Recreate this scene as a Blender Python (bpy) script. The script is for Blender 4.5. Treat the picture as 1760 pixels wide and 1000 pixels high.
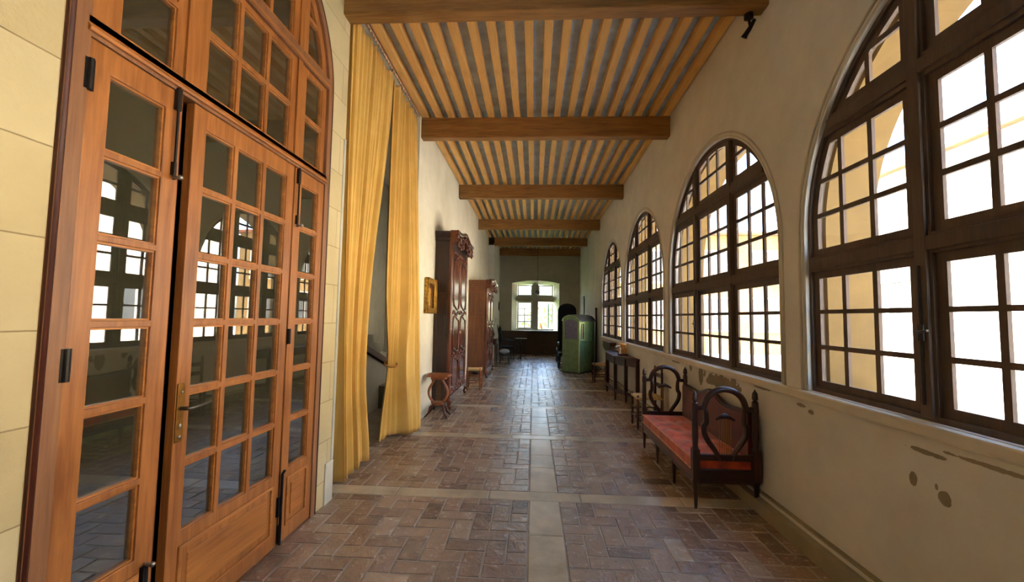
import bpy, bmesh, math, random
from mathutils import Vector, Matrix
from mathutils.geometry import tessellate_polygon
for _o in list(bpy.data.objects): bpy.data.objects.remove(_o)
S = bpy.context.scene
C = S.collection
PI = math.pi
random.seed(7)

# ------------------------------------------------------------------ camera
cd = bpy.data.cameras.new('camera'); cam = bpy.data.objects.new('camera', cd); C.objects.link(cam)
cd.sensor_fit = 'HORIZONTAL'; cd.sensor_width = 36.0; cd.lens = 718.476 / 1760 * 36.0
cd.clip_start = 0.02; cd.clip_end = 400
def cam_axes(yaw, pitch, roll):
    cy, sy, cp, sp = math.cos(yaw), math.sin(yaw), math.cos(pitch), math.sin(pitch)
    f = Vector((-sy*cp, cy*cp, sp)); r = Vector((cy, sy, 0)); u = r.cross(f)
    cr, sr = math.cos(roll), math.sin(roll)
    return cr*r + sr*u, -sr*r + cr*u, f
_r, _u, _f = cam_axes(0.053, 0.063, 0.0165)
cam.matrix_world = Matrix(((_r.x, _u.x, -_f.x, 0), (_r.y, _u.y, -_f.y, 0), (_r.z, _u.z, -_f.z, 1.5), (0, 0, 0, 1)))
S.camera = cam

# ------------------------------------------------------------------ light
w = bpy.data.worlds.new('sky'); S.world = w; w.use_nodes = True
nt = w.node_tree; nt.nodes.clear()
wo = nt.nodes.new('ShaderNodeOutputWorld'); bg = nt.nodes.new('ShaderNodeBackground'); sk = nt.nodes.new('ShaderNodeTexSky')
sk.sky_type = 'NISHITA'; sk.sun_disc = False; sk.sun_elevation = math.radians(48); sk.sun_rotation = math.radians(-100)
sk.air_density = 1.0; sk.dust_density = 3.0; sk.ozone_density = 1.0
bg.inputs[1].default_value = 1.25
nt.links.new(sk.outputs[0], bg.inputs[0]); nt.links.new(bg.outputs[0], wo.inputs[0])
sd = bpy.data.lights.new('sun', 'SUN'); sun = bpy.data.objects.new('sun', sd); C.objects.link(sun)
sd.energy = 12.0; sd.angle = math.radians(0.6); sd.color = (1.0, 0.95, 0.88)
sun.rotation_euler = (math.radians(0), math.radians(-42), math.radians(12))
def portal(name, loc, rot, sx, sy):
    l = bpy.data.lights.new(name, 'AREA'); o = bpy.data.objects.new(name, l); C.objects.link(o)
    l.shape = 'RECTANGLE'; l.size = sx; l.size_y = sy; l.cycles.is_portal = True
    o.location = loc; o.rotation_euler = rot
for _y in (1.675, 4.512, 7.35, 10.19, -1.165):
    portal('window_portal', (2.02, _y, 2.17), (0, PI/2, 0), 2.4, 2.5)
portal('end_window_portal', (0.06, 17.9, 2.0), (-PI/2, 0, 0), 2.0, 2.2)
S.view_settings.view_transform = 'Standard'; S.view_settings.look = 'None'
S.view_settings.gamma = 1.0; S.view_settings.use_curve_mapping = False
S.view_settings.exposure = 1.53
S.cycles.max_bounces = 14; S.cycles.diffuse_bounces = 8; S.cycles.glossy_bounces = 5; S.cycles.transparent_max_bounces = 24

# ------------------------------------------------------------------ materials
def lin(c):
    return tuple((v/255/12.92 if v/255 <= 0.04045 else ((v/255+0.055)/1.055)**2.4) for v in c) + (1.0,)
class N:
    def __init__(s, name):
        s.m = bpy.data.materials.new(name); s.m.use_nodes = True; s.t = s.m.node_tree; s.t.nodes.clear()
        s.out = s.n('ShaderNodeOutputMaterial'); s.b = s.n('ShaderNodeBsdfPrincipled'); s.l(s.b.outputs[0], s.out.inputs[0])
    def n(s, ty, **k):
        x = s.t.nodes.new(ty)
        for a, v in k.items(): setattr(x, a, v)
        return x
    def l(s, a, b): s.t.links.new(a, b)
    def co(s, scale=(1,1,1), kind='Object', rot=(0,0,0)):
        c = s.n('ShaderNodeTexCoord'); mp = s.n('ShaderNodeMapping'); mp.inputs['Scale'].default_value = scale
        mp.inputs['Rotation'].default_value = rot
        s.l(c.outputs[kind], mp.inputs[0]); return mp.outputs[0]
    def noise(s, vec, scale, detail=4, rough=0.55, dist=0.0):
        x = s.n('ShaderNodeTexNoise'); x.inputs['Scale'].default_value = scale; x.inputs['Detail'].default_value = detail
        x.inputs['Roughness'].default_value = rough; x.inputs['Distortion'].default_value = dist
        s.l(vec, x.inputs['Vector']); return x.outputs['Fac']
    def ramp(s, fac, stops):
        x = s.n('ShaderNodeValToRGB'); e = x.color_ramp.elements
        while len(e) < len(stops): e.new(0.5)
        for i, (p, c) in enumerate(stops):
            e[i].position = p; e[i].color = c if len(c) == 4 else tuple(c)+(1,)
        s.l(fac, x.inputs[0]); return x.outputs[0]
    def mix(s, fac, a, b, mode='MIX'):
        x = s.n('ShaderNodeMix', data_type='RGBA', blend_type=mode)
        for v, i in ((fac, 0), (a, 6), (b, 7)):
            if hasattr(v, 'links'): s.l(v, x.inputs[i])
            else: x.inputs[i].default_value = v
        return x.outputs[2]
    def math(s, op, a, b=0.0, c=None, clamp=False):
        x = s.n('ShaderNodeMath', operation=op, use_clamp=clamp)
        for i, v in enumerate((a, b) if c is None else (a, b, c)):
            if hasattr(v, 'links'): s.l(v, x.inputs[i])
            else: x.inputs[i].default_value = v
        return x.outputs[0]
    def bump(s, h, strength=0.3, dist=0.01):
        x = s.n('ShaderNodeBump'); x.inputs['Strength'].default_value = strength; x.inputs['Distance'].default_value = dist
        s.l(h, x.inputs['Height']); s.l(x.outputs[0], s.b.inputs['Normal'])
    def set(s, color=None, rough=None, metal=None, **k):
        for v, nme in ((color, 'Base Color'), (rough, 'Roughness'), (metal, 'Metallic')):
            if v is None: continue
            if hasattr(v, 'links'): s.l(v, s.b.inputs[nme])
            else: s.b.inputs[nme].default_value = v
        for a, v in k.items(): s.b.inputs[a.replace('_', ' ')].default_value = v
        return s.m
M = {}
def wood(name, c1, c2, axis, rough=0.4, scale=1.0, bump=0.15, spec=0.5):
    a = N(name); sc = [14*scale]*3; sc[axis] = 1.1*scale
    v = a.co(tuple(sc)); n1 = a.noise(v, 1.6, 6, 0.6, 0.6)
    sc2 = [60*scale]*3; sc2[axis] = 3*scale
    n2 = a.noise(a.co(tuple(sc2)), 1.5, 3, 0.6)
    n3 = a.noise(a.co((1.3, 1.3, 1.3)), 1.2, 2)
    f = a.math('ADD', a.math('MULTIPLY', n1, 0.55), a.math('MULTIPLY', n2, 0.25)); f = a.math('ADD', f, a.math('MULTIPLY', n3, 0.25))
    col = a.ramp(f, [(0.38, lin(c1)), (0.66, lin(c2))])
    rr = a.n('ShaderNodeMapRange'); a.l(n1, rr.inputs[0]); rr.inputs[3].default_value = rough-0.08; rr.inputs[4].default_value = rough+0.12
    a.bump(f, bump, 0.004)
    M[name] = a.set(col, rr.outputs[0]); a.b.inputs['Specular IOR Level'].default_value = spec
    return M[name]
wood('door_wood_z', (122, 70, 30), (176, 112, 54), 2, 0.36)
wood('door_wood_y', (132, 76, 30), (186, 120, 56), 1, 0.36)
wood('frame_wood_z', (108, 70, 44), (150, 102, 66), 2, 0.45)
wood('dark_red_wood', (44, 14, 8), (84, 32, 16), 2, 0.5)
wood('beam_x', (112, 76, 34), (170, 124, 64), 0, 0.6)
wood('joist_y', (200, 150, 78), (236, 190, 114), 1, 0.6)
wood('window_wood_z', (68, 53, 43), (94, 76, 63), 2, 0.7)
wood('walnut_z', (54, 24, 14), (104, 52, 30), 2, 0.35)
wood('armoire_front', (66, 34, 24), (118, 68, 48), 2, 0.16, 1.0, 0.25)
wood('armoire_side', (34, 20, 15), (60, 34, 25), 2, 0.4)
wood('oak_side', (84, 48, 26), (128, 78, 44), 2, 0.42)
wood('bench_wood', (34, 18, 14), (72, 38, 26), 2, 0.35)
wood('bench_wood_x', (34, 18, 14), (72, 38, 26), 0, 0.35)
wood('table_wood', (40, 20, 14), (84, 44, 30), 1, 0.4)
wood('stool_wood', (110, 58, 28), (168, 98, 50), 2, 0.4)
wood('wainscot', (62, 46, 32), (100, 76, 52), 0, 0.5)

def plaster(name, c1, c2, stain=None, rough=0.85, patches=False):
    a = N(name); v = a.co()
    n1 = a.noise(v, 0.9, 6, 0.6, 0.5); n2 = a.noise(v, 14, 5, 0.65); n3 = a.noise(v, 4, 4, 0.6)
    f = a.math('ADD', a.math('MULTIPLY', n1, 0.6), a.math('MULTIPLY', n3, 0.4))
    col = a.ramp(f, [(0.35, lin(c1)), (0.65, lin(c2))])
    h = a.math('ADD', n2, a.math('MULTIPLY', n3, 1.5))
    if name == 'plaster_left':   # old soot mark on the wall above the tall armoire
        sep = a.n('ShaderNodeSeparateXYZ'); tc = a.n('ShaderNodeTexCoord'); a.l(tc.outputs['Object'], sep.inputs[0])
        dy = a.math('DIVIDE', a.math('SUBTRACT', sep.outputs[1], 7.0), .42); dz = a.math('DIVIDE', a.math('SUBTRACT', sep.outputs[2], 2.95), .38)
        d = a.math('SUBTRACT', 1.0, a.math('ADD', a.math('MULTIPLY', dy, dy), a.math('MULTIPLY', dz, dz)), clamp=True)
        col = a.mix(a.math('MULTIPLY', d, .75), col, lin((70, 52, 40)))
    if patches:
        # flaked plaster under the sill: world-sized blotches bounded in y and z
        sep = a.n('ShaderNodeSeparateXYZ'); tc = a.n('ShaderNodeTexCoord'); a.l(tc.outputs['Object'], sep.inputs[0])
        y, z = sep.outputs[1], sep.outputs[2]
        def blob(yc, zc, ry, rz, nz=0.5, sc=11):
            dy = a.math('DIVIDE', a.math('SUBTRACT', y, yc), ry); dz = a.math('DIVIDE', a.math('SUBTRACT', z, zc), rz)
            d = a.math('ADD', a.math('MULTIPLY', dy, dy), a.math('MULTIPLY', dz, dz))
            nn = a.noise(v, sc, 3, 0.6)
            d = a.math('ADD', d, a.math('MULTIPLY', a.math('SUBTRACT', nn, 0.5), 6*nz))
            return a.math('LESS_THAN', d, 1.0)
        bl = [blob(4.28, 0.90, .40, .075, 0.7), blob(4.75, 0.90, .06, .10, .5), blob(5.05, 0.95, .05, .05, .5), blob(5.6, 0.97, .2, .025, .5),
              blob(2.178, .752, .022, .035, .25, 22), blob(2.02, .722, .032, .03, .3, 22), blob(2.06, .76, .008, .014, .1, 22),
              blob(3.02, .93, .05, .012, .4, 20), blob(2.92, .905, .03, .016, .4, 20), blob(2.1, .90, .10, .012, .5, 20), blob(1.8, .93, .2, .010, .5, 20), blob(3.5, 0.965, .12, .012, .5, 20)]
        mk = bl[0]
        for b in bl[1:]: mk = a.math('MAXIMUM', mk, b)
        grey = a.ramp(n3, [(0.3, lin((112, 104, 88))), (0.7, lin((146, 134, 110)))])
        col = a.mix(mk, col, grey)
        h = a.math('SUBTRACT', h, a.math('MULTIPLY', mk, 2.0))
    a.bump(h, 0.25, 0.006)
    M[name] = a.set(col, rough); return M[name]
plaster('plaster_left', (212, 206, 184), (232, 228, 208))
plaster('plaster_right', (190, 187, 177), (209, 206, 196), patches=True)
plaster('plaster_end', (172, 170, 152), (194, 190, 170))
plaster('plaster_pale', (196, 194, 186), (214, 212, 204))
plaster('plaster_grey', (120, 114, 102), (144, 138, 122))
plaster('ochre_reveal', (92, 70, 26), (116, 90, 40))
plaster('moulding', (184, 176, 158), (206, 198, 180))
plaster('baseboard_right', (124, 112, 88), (156, 144, 116))
plaster('stone_end', (170, 166, 150), (196, 192, 176))
plaster('floor_stone', (142, 124, 94), (218, 200, 166), rough=0.3)
plaster('court_stone', (214, 206, 188), (236, 230, 214))
plaster('facade', (128, 100, 56), (150, 122, 76))
plaster('pale_facade', (190, 180, 160), (214, 206, 188))
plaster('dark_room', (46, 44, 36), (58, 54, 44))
plaster('mortar', (120, 102, 84), (176, 160, 136), rough=0.6)
def stone_blocks():
    a = N('stone_blocks'); v = a.co()
    sep = a.n('ShaderNodeSeparateXYZ'); a.l(v, sep.inputs[0]); cb = a.n('ShaderNodeCombineXYZ')
    a.l(a.math('ADD', sep.outputs[1], 0.35), cb.inputs[0]); a.l(a.math('ADD', sep.outputs[2], 0.12), cb.inputs[1])
    br = a.n('ShaderNodeTexBrick'); a.l(cb.outputs[0], br.inputs['Vector'])
    br.inputs['Scale'].default_value = 1.0; br.inputs['Brick Width'].default_value = 0.92; br.inputs['Row Height'].default_value = 0.31
    br.inputs['Mortar Size'].default_value = 0.0035; br.inputs['Mortar Smooth'].default_value = 0.6
    br.inputs['Color1'].default_value = lin((202, 188, 150)); br.inputs['Color2'].default_value = lin((214, 202, 168)); br.inputs['Mortar'].default_value = lin((158, 142, 108))
    n1 = a.noise(v, 1.7, 6, 0.6, 0.4); n2 = a.noise(v, 30, 4, 0.7)
    col = a.mix(0.55, br.outputs[0], a.ramp(n1, [(0.3, lin((202, 188, 150))), (0.7, lin((240, 232, 206)))]), 'MULTIPLY')
    h = a.math('SUBTRACT', a.math('ADD', n2, a.math('MULTIPLY', n1, 2)), a.math('MULTIPLY', br.outputs['Fac'], 3))
    a.bump(h, 0.3, 0.006); M['stone_blocks'] = a.set(col, 0.8)
stone_blocks()
def terracotta():
    a = N('terracotta'); at = a.n('ShaderNodeAttribute'); at.attribute_name = 'tone'
    v = a.co(); n1 = a.noise(v, 3.2, 6, 0.65, 0.4); n2 = a.noise(v, 26, 5, 0.7); n3 = a.noise(v, 0.7, 3); n4 = a.noise(v, 11, 4, 0.6, 0.6)
    f = a.math('ADD', a.math('MULTIPLY', at.outputs['Fac'], 0.55), a.math('MULTIPLY', n4, 0.45))
    col = a.ramp(f, [(0.20, lin((114, 94, 78))), (0.42, lin((146, 118, 96))), (0.62, lin((166, 140, 114))), (0.85, lin((190, 172, 146)))])
    worn = a.ramp(n1, [(0.52, (0, 0, 0, 1)), (0.72, (1, 1, 1, 1))])
    col = a.mix(a.math('MULTIPLY', worn, 0.5), col, lin((172, 154, 126)))
    spk = a.ramp(n2, [(0.60, (0, 0, 0, 1)), (0.75, (1, 1, 1, 1))])
    col = a.mix(a.math('MULTIPLY', spk, 0.5), col, lin((192, 174, 144)))
    rg = a.n('ShaderNodeMapRange'); a.l(a.math('ADD', a.math('MULTIPLY', n4, 0.5), a.math('MULTIPLY', n2, 0.5)), rg.inputs[0])
    rg.inputs[1].default_value = 0.3; rg.inputs[2].default_value = 0.7; rg.inputs[3].default_value = 0.12; rg.inputs[4].default_value = 0.34
    h = a.math('ADD', a.math('MULTIPLY', n4, 1.4), a.math('MULTIPLY', n2, 0.5))
    a.bump(h, 0.8, 0.010); M['terracotta'] = a.set(col, rg.outputs[0]); a.b.inputs['IOR'].default_value = 1.75; a.b.inputs['Specular IOR Level'].default_value = 0.5
terracotta()
def simple(name, c, rough=0.5, metal=0.0, var=0.12, sc=20, bump=0.1, **k):
    a = N(name); v = a.co(); n = a.noise(v, sc, 4, 0.6)
    c2 = tuple(min(255, x*(1+var)) for x in c); c1 = tuple(x*(1-var) for x in c)
    a.bump(n, bump, 0.003)
    M[name] = a.set(a.ramp(n, [(0.3, lin(c1)), (0.7, lin(c2))]), rough, metal, **k); return M[name]
simple('ceiling_board', (188, 210, 236), 0.7, sc=5)
simple('iron', (40, 36, 34), 0.4, 0.6)
simple('steel', (150, 150, 148), 0.3, 1.0)
simple('pewter', (96, 90, 82), 0.35, 0.7)
simple('brass', (150, 108, 52), 0.35, 0.9)
simple('gilt', (150, 112, 42), 0.4, 0.7, 0.4, 40, 0.8)
simple('green_paint', (98, 122, 78), 0.45, sc=7)
simple('green_light', (150, 172, 116), 0.5, sc=7)
simple('black_gloss', (16, 15, 17), 0.3)
simple('black_cloth', (20, 19, 21), 0.8)
simple('dark_roof', (58, 60, 64), 0.4)
simple('red_velvet', (184, 72, 34), 0.85, 0.0, 0.25, 9, 0.5, Sheen_Weight=0.4)
simple('red_dark_velvet', (84, 26, 20), 0.85, 0.0, 0.2, 9, 0.4, Sheen_Weight=0.3)
simple('piping_cloth', (206, 152, 116), 0.8)
simple('rush', (196, 162, 104), 0.7, 0.0, 0.2, 60, 0.6)
simple('drum_orange', (196, 124, 42), 0.4, 0.0, 0.2, 14)
simple('ivory', (214, 202, 172), 0.5)
simple('blue_blind', (92, 90, 104), 0.7)
simple('shutter_green', (96, 142, 118), 0.6)
simple('leaves', (110, 138, 78), 0.7, 0.0, 0.3, 3)
simple('roof_tile', (112, 66, 42), 0.8, 0.0, 0.2, 3)
simple('window_dark', (70, 74, 76), 0.15)
simple('white_cloth', (190, 196, 200), 0.8)
simple('rope', (170, 118, 48), 0.8)
def curtain_mat():
    a = N('curtain'); v = a.co((1, 1, 1)); n = a.noise(v, 2.5, 3); wv = a.noise(a.co((220, 220, 220)), 1, 2)
    col = a.ramp(n, [(0.3, lin((222, 178, 84))), (0.7, lin((238, 198, 106)))])
    a.bump(wv, 0.15, 0.002); a.set(col, 0.75); a.b.inputs['Sheen Weight'].default_value = 0.25
    tr = a.n('ShaderNodeBsdfTranslucent'); a.l(col, tr.inputs[0]); mx = a.n('ShaderNodeMixShader'); mx.inputs[0].default_value = 0.2
    a.l(a.b.outputs[0], mx.inputs[1]); a.l(tr.outputs[0], mx.inputs[2]); a.l(mx.outputs[0], a.out.inputs[0]); M['curtain'] = a.m
curtain_mat()
def glass(name, ior, rough, tint, bump=0.0, flat=None):
    a = N(name); gl = a.n('ShaderNodeBsdfGlossy'); gl.inputs['Roughness'].default_value = rough
    if bump:
        n = a.noise(a.co(), 2.2, 1); bp = a.n('ShaderNodeBump'); bp.inputs['Strength'].default_value = bump; bp.inputs['Distance'].default_value = 0.01
        a.l(n, bp.inputs['Height']); a.l(bp.outputs[0], gl.inputs['Normal'])
    tr = a.n('ShaderNodeBsdfTransparent'); tr.inputs[0].default_value = tint
    mx = a.n('ShaderNodeMixShader'); a.l(tr.outputs[0], mx.inputs[1]); a.l(gl.outputs[0], mx.inputs[2])
    if flat is None:
        fr = a.n('ShaderNodeFresnel'); fr.inputs[0].default_value = ior; a.l(fr.outputs[0], mx.inputs[0])
    else: mx.inputs[0].default_value = flat
    if bump:   # thin diffuse layer painting in the olive tone of the room's reflection
        df = a.n('ShaderNodeBsdfDiffuse'); df.inputs[0].default_value = lin((176, 172, 140)); m2 = a.n('ShaderNodeMixShader'); m2.inputs[0].default_value = 0.05
        a.l(mx.outputs[0], m2.inputs[1]); a.l(df.outputs[0], m2.inputs[2]); mx = m2
    a.l(mx.outputs[0], a.out.inputs[0]); M[name] = a.m
glass('window_glass', 1.2, 0.0, (0.99, 0.99, 0.98, 1), 0, 0.025)
glass('door_glass', 3.1, 0.012, (0.75, 0.78, 0.70, 1), 0.02)

# ------------------------------------------------------------------ mesh helpers
WL = {}
def tag(o, label=None, cat=None, group=None, kind=None):
    if label: o['label'] = label
    if cat: o['category'] = cat
    if group: o['group'] = group
    if kind: o['kind'] = kind
    return o
def root(name, loc, label=None, cat=None, group=None, kind=None, rz=0.0):
    o = bpy.data.objects.new(name, None); C.objects.link(o); o.location = loc; o.rotation_euler = (0, 0, rz)
    o.empty_display_size = 0.05; WL[o.name] = (Vector(loc), rz); return tag(o, label, cat, group, kind)
class MB:
    def __init__(s): s.v = []; s.f = []; s.t = []
    def add(s, vs, fs, tone=None):
        k = len(s.v); s.v += [tuple(v) for v in vs]; s.f += [tuple(i+k for i in f) for f in fs]
        s.t += [tone]*len(vs); return s
    def box(s, x0, x1, y0, y1, z0, z1, tone=None):
        if x0 > x1: x0, x1 = x1, x0
        if y0 > y1: y0, y1 = y1, y0
        vs = [(x, y, z) for z in (z0, z1) for (x, y) in ((x0, y0), (x1, y0), (x1, y1), (x0, y1))]
        return s.add(vs, [(3,2,1,0), (4,5,6,7), (0,1,5,4), (1,2,6,5), (2,3,7,6), (3,0,4,7)], tone)
    def tube(s, pts, r, n=10, cap=True, close=False):
        pts = [Vector(p) for p in pts]; rs = r if isinstance(r, (list, tuple)) else [r]*len(pts)
        vs, fs = [], []; prev = None; m = len(pts)
        for i, p in enumerate(pts):
            a = pts[(i+1) % m] if (close or i+1 < m) else p; b = pts[i-1] if (close or i > 0) else p
            t = (a-b).normalized()
            if prev is None:
                ref = Vector((0,0,1)) if abs(t.z) < 0.9 else Vector((1,0,0)); nx = t.cross(ref).normalized()
            else: nx = (prev - t*prev.dot(t)).normalized()
            prev = nx; ny = t.cross(nx)
            for j in range(n):
                an = 2*PI*j/n; vs.append(p + (nx*math.cos(an)+ny*math.sin(an))*rs[i])
        segs = m if close else m-1
        for i in range(segs):
            for j in range(n):
                a, b = i*n+j, i*n+(j+1) % n; c, d = ((i+1) % m)*n+(j+1) % n, ((i+1) % m)*n+j
                fs.append((a, b, c, d))
        if cap and not close: fs += [tuple(range(n-1, -1, -1)), tuple(range((m-1)*n, m*n))]
        return s.add(vs, fs)
    def lathe(s, c, prof, n=14):   # prof: (z, r)
        return s.tube([(c[0], c[1], c[2]+z) for z, r in prof], [max(r, 0.0008) for z, r in prof], n)
    def ball(s, c, r, n=10):
        rr = r if isinstance(r, (list, tuple)) else (r, r, r)
        vs, fs = [], []; m = n//2+1
        for i in range(m+1):
            th = PI*i/m
            for j in range(n): vs.append((c[0]+rr[0]*math.sin(th)*math.cos(2*PI*j/n), c[1]+rr[1]*math.sin(th)*math.sin(2*PI*j/n), c[2]+rr[2]*math.cos(th)))
        for i in range(m):
            for j in range(n): fs.append((i*n+j, (i+1)*n+j, (i+1)*n+(j+1) % n, i*n+(j+1) % n))
        return s.add(vs, fs)
    def prism(s, poly, a0, a1, holes=(), axis='x'):
        """poly in the two other axes: x->(y,z) y->(x,z) z->(x,y)"""
        loops = [poly]+list(holes); tri = tessellate_polygon([[Vector((p[0], p[1], 0)) for p in l] for l in loops])
        flat = [p for l in loops for p in l]; k = len(flat)
        def P(p, a): return {'x': (a, p[0], p[1]), 'y': (p[0], a, p[1]), 'z': (p[0], p[1], a)}[axis]
        vs = [P(p, a0) for p in flat]+[P(p, a1) for p in flat]
        fs = [tuple(t) for t in tri]+[tuple(i+k for i in reversed(t)) for t in tri]
        o = 0
        for l in loops:
            q = len(l)
            for i in range(q): j = (i+1) % q; fs.append((o+i, o+j, o+j+k, o+i+k))
            o += q
        return s.add(vs, fs)
    def build(s, name, mat, parent=None, smooth=False, bevel=0.0, local=False, recalc=True):
        me = bpy.data.meshes.new(name); off = Vector((0,0,0))
        if parent is not None and not local: off = WL[parent.name][0]
        me.from_pydata([(v[0]-off.x, v[1]-off.y, v[2]-off.z) for v in s.v], [], s.f)
        if any(t is not None for t in s.t):
            at = me.attributes.new('tone', 'FLOAT', 'POINT')
            for i, t in enumerate(s.t): at.data[i].value = t or 0.0
        if recalc:
            bm = bmesh.new(); bm.from_mesh(me); bmesh.ops.recalc_face_normals(bm, faces=bm.faces); bm.to_mesh(me); bm.free()
        me.materials.append(M[mat] if isinstance(mat, str) else mat)
        if smooth:
            for p in me.polygons: p.use_smooth = True
            if smooth == 'auto':
                try: me.set_sharp_from_angle(angle=math.radians(40))
                except Exception: pass
        me.update()
        o = bpy.data.objects.new(name, me); C.objects.link(o)
        if parent is not None:
            o.parent = parent; WL[o.name] = (off, 0)
        else: WL[o.name] = (Vector((0,0,0)), 0)
        if bevel:
            b = o.modifiers.new('bevel', 'BEVEL'); b.width = bevel; b.segments = 2; b.limit_method = 'ANGLE'; b.angle_limit = math.radians(40)
        return o
def struct(o): o['kind'] = 'structure'; return o
def dup(o, loc=None, rz=None, label=None, parent=None):
    c = o.copy(); C.objects.link(c); c.parent = parent
    if loc is not None: c.location = loc
    if rz is not None: c.rotation_euler = (0, 0, rz)
    if label: c['label'] = label
    for ch in list(o.children): dup(ch, parent=c)
    return c
def clip(poly, y0, y1, z0, z1):
    def half(p, f, inter):
        o = []
        for i in range(len(p)):
            a, b = p[i-1], p[i]; fa, fb = f(a), f(b)
            if fa != fb: o.append(inter(a, b))
            if fb: o.append(b)
        return o
    def iy(v): return lambda a, b: (v, a[1]+(b[1]-a[1])*(v-a[0])/(b[0]-a[0]))
    def iz(v): return lambda a, b: (a[0]+(b[0]-a[0])*(v-a[1])/(b[1]-a[1]), v)
    for f, g in ((lambda p: p[0] >= y0, iy(y0)), (lambda p: p[0] <= y1, iy(y1)), (lambda p: p[1] >= z0, iz(z0)), (lambda p: p[1] <= z1, iz(z1))):
        if len(poly) < 3: return []
        poly = half(poly, f, g)
    out = []
    for p in poly:
        if not out or abs(p[0]-out[-1][0])+abs(p[1]-out[-1][1]) > 1e-5: out.append(p)
    if len(out) > 2 and abs(out[0][0]-out[-1][0])+abs(out[0][1]-out[-1][1]) < 1e-5: out.pop()
    if len(out) < 3: return []
    ar = abs(sum(out[i-1][0]*out[i][1]-out[i][0]*out[i-1][1] for i in range(len(out))))/2
    return out if ar > 4e-4 else []
def arch(c, r, zc, zb, n=40):
    return [(c-r, zb), (c+r, zb)]+[(c+r*math.cos(PI*i/n), zc+r*math.sin(PI*i/n)) for i in range(n+1)]

# ------------------------------------------------------------------ room shell
LX, RX = -1.635, 1.846
ZC = 4.42                     # underside of the ceiling boards
# floor: bands of stone and herringbone bricks, all laid by hand
bands = [0.10+1.8*k for k in range(-3, 11)]          # near edges of the cross bands
bands = [b-0.0 for b in (-5.35, -3.55, -1.77, 0.02, 1.79, 3.545, 5.29, 7.06, 8.84, 10.62, 12.4, 14.18, 15.96)]
SX0, SX1 = -0.02, 0.225
fl = MB(); st = MB()
u_ = 0.134
def zt(): return random.uniform(-0.0032, 0.002)
def brick(x0, x1, y0, y1, cx0, cx1, cy0, cy1, tone):
    g = 0.004
    a, b, c, d = max(x0+g, cx0+g), min(x1-g, cx1-g), max(y0+g, cy0+g), min(y1-g, cy1-g)
    if b-a < 0.015 or d-c < 0.015: return
    e = 0.005; zs = [zt() for _ in range(4)]; j = lambda: random.uniform(-0.002, 0.002)
    vs = [(a, c, -0.02), (b, c, -0.02), (b, d, -0.02), (a, d, -0.02), (a+j(), c+j(), -0.006), (b+j(), c+j(), -0.006), (b+j(), d+j(), -0.006), (a+j(), d+j(), -0.006),
          (a+e, c+e, zs[0]), (b-e, c+e, zs[1]), (b-e, d-e, zs[2]), (a+e, d-e, zs[3])]
    fl.add(vs, [(0,1,5,4), (1,2,6,5), (2,3,7,6), (3,0,4,7), (4,5,9,8), (5,6,10,9), (6,7,11,10), (7,4,8,11), (8,9,10,11)], tone)
def panel_bricks(cx0, cx1, cy0, cy1):
    nx = int((cx1-cx0)/u_)+3; ny = int((cy1-cy0)/u_)+3
    for i in range(-2, nx):
        for j in range(-2, ny):
            x, y = cx0+i*u_, cy0+j*u_; c = (i-j) % 4
            t = min(1, max(0, random.gauss(0.5, 0.2)))
            if c == 0: brick(x, x+2*u_, y, y+u_, cx0, cx1, cy0, cy1, t)
            elif c == 3: brick(x, x+u_, y, y+2*u_, cx0, cx1, cy0, cy1, t)
BW = 0.175
for k in range(len(bands)-1):
    y0, y1 = bands[k]+BW, bands[k+1]
    if k == 0: continue
    
    if y0 < 7: panel_bricks(-1.9, SX0, y0, y1); panel_bricks(SX1, RX+.02, y0, y1)
    else: panel_bricks(-1.9, RX+.02, y0, y1)
panel_bricks(-1.7, RX+.02, bands[-1]+BW, 17.4)
def slab(x0, x1, y0, y1):
    g = 0.004; e = 0.005; zs = [zt() for _ in range(4)]
    a, b, c, d = x0+g, x1-g, y0+g, y1-g
    st.add([(a, c, -.02), (b, c, -.02), (b, d, -.02), (a, d, -.02), (a, c, -.005), (b, c, -.005), (b, d, -.005), (a, d, -.005), (a+e, c+e, zs[0]), (b-e, c+e, zs[1]), (b-e, d-e, zs[2]), (a+e, d-e, zs[3])],
           [(0,1,5,4), (1,2,6,5), (2,3,7,6), (3,0,4,7), (4,5,9,8), (5,6,10,9), (6,7,11,10), (7,4,8,11), (8,9,10,11)], random.random())
for b in bands[1:]:
    x = -1.9+random.uniform(0, .3); xs = [-1.9, x] if x > -1.85 else [-1.9]
    while xs[-1] < RX: xs.append(xs[-1]+random.uniform(0.5, 0.95))
    xs[-1] = RX+.02
    for i in range(len(xs)-1): slab(xs[i], xs[i+1], b, b+BW)
for k in range(1, len(bands)):
    if bands[k] > 7: break
    y0 = bands[k]+BW; y1 = bands[k+1] if k+1 < len(bands) else 17.4
    n = 3; cuts = [y0]+sorted(y0+(y1-y0)*(i+random.uniform(-.15, .15))/n for i in range(1, n))+[y1]
    for i in range(n): slab(SX0, SX1, cuts[i], cuts[i+1])
struct(MB().box(-4.2, RX+.3, -5.4, 17.5, -0.15, -0.0045).build('floor', 'mortar'))
flo = fl.build('floor', 'terracotta', recalc=False); struct(flo)
sto = st.build('floor', 'floor_stone', recalc=False); struct(sto)

# ceiling boards
cb = MB()
for i in range(28):
    y0 = -5.4+i*0.83; cb.box(LX-.15, RX+.1, y0, y0+.828, ZC, ZC+.03)
struct(cb.build('ceiling', 'ceiling_board'))
struct(MB().box(-4.4, 2.4, -5.6, 18.2, ZC+.04, ZC+.3).build('ceiling', 'plaster_grey'))

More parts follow.
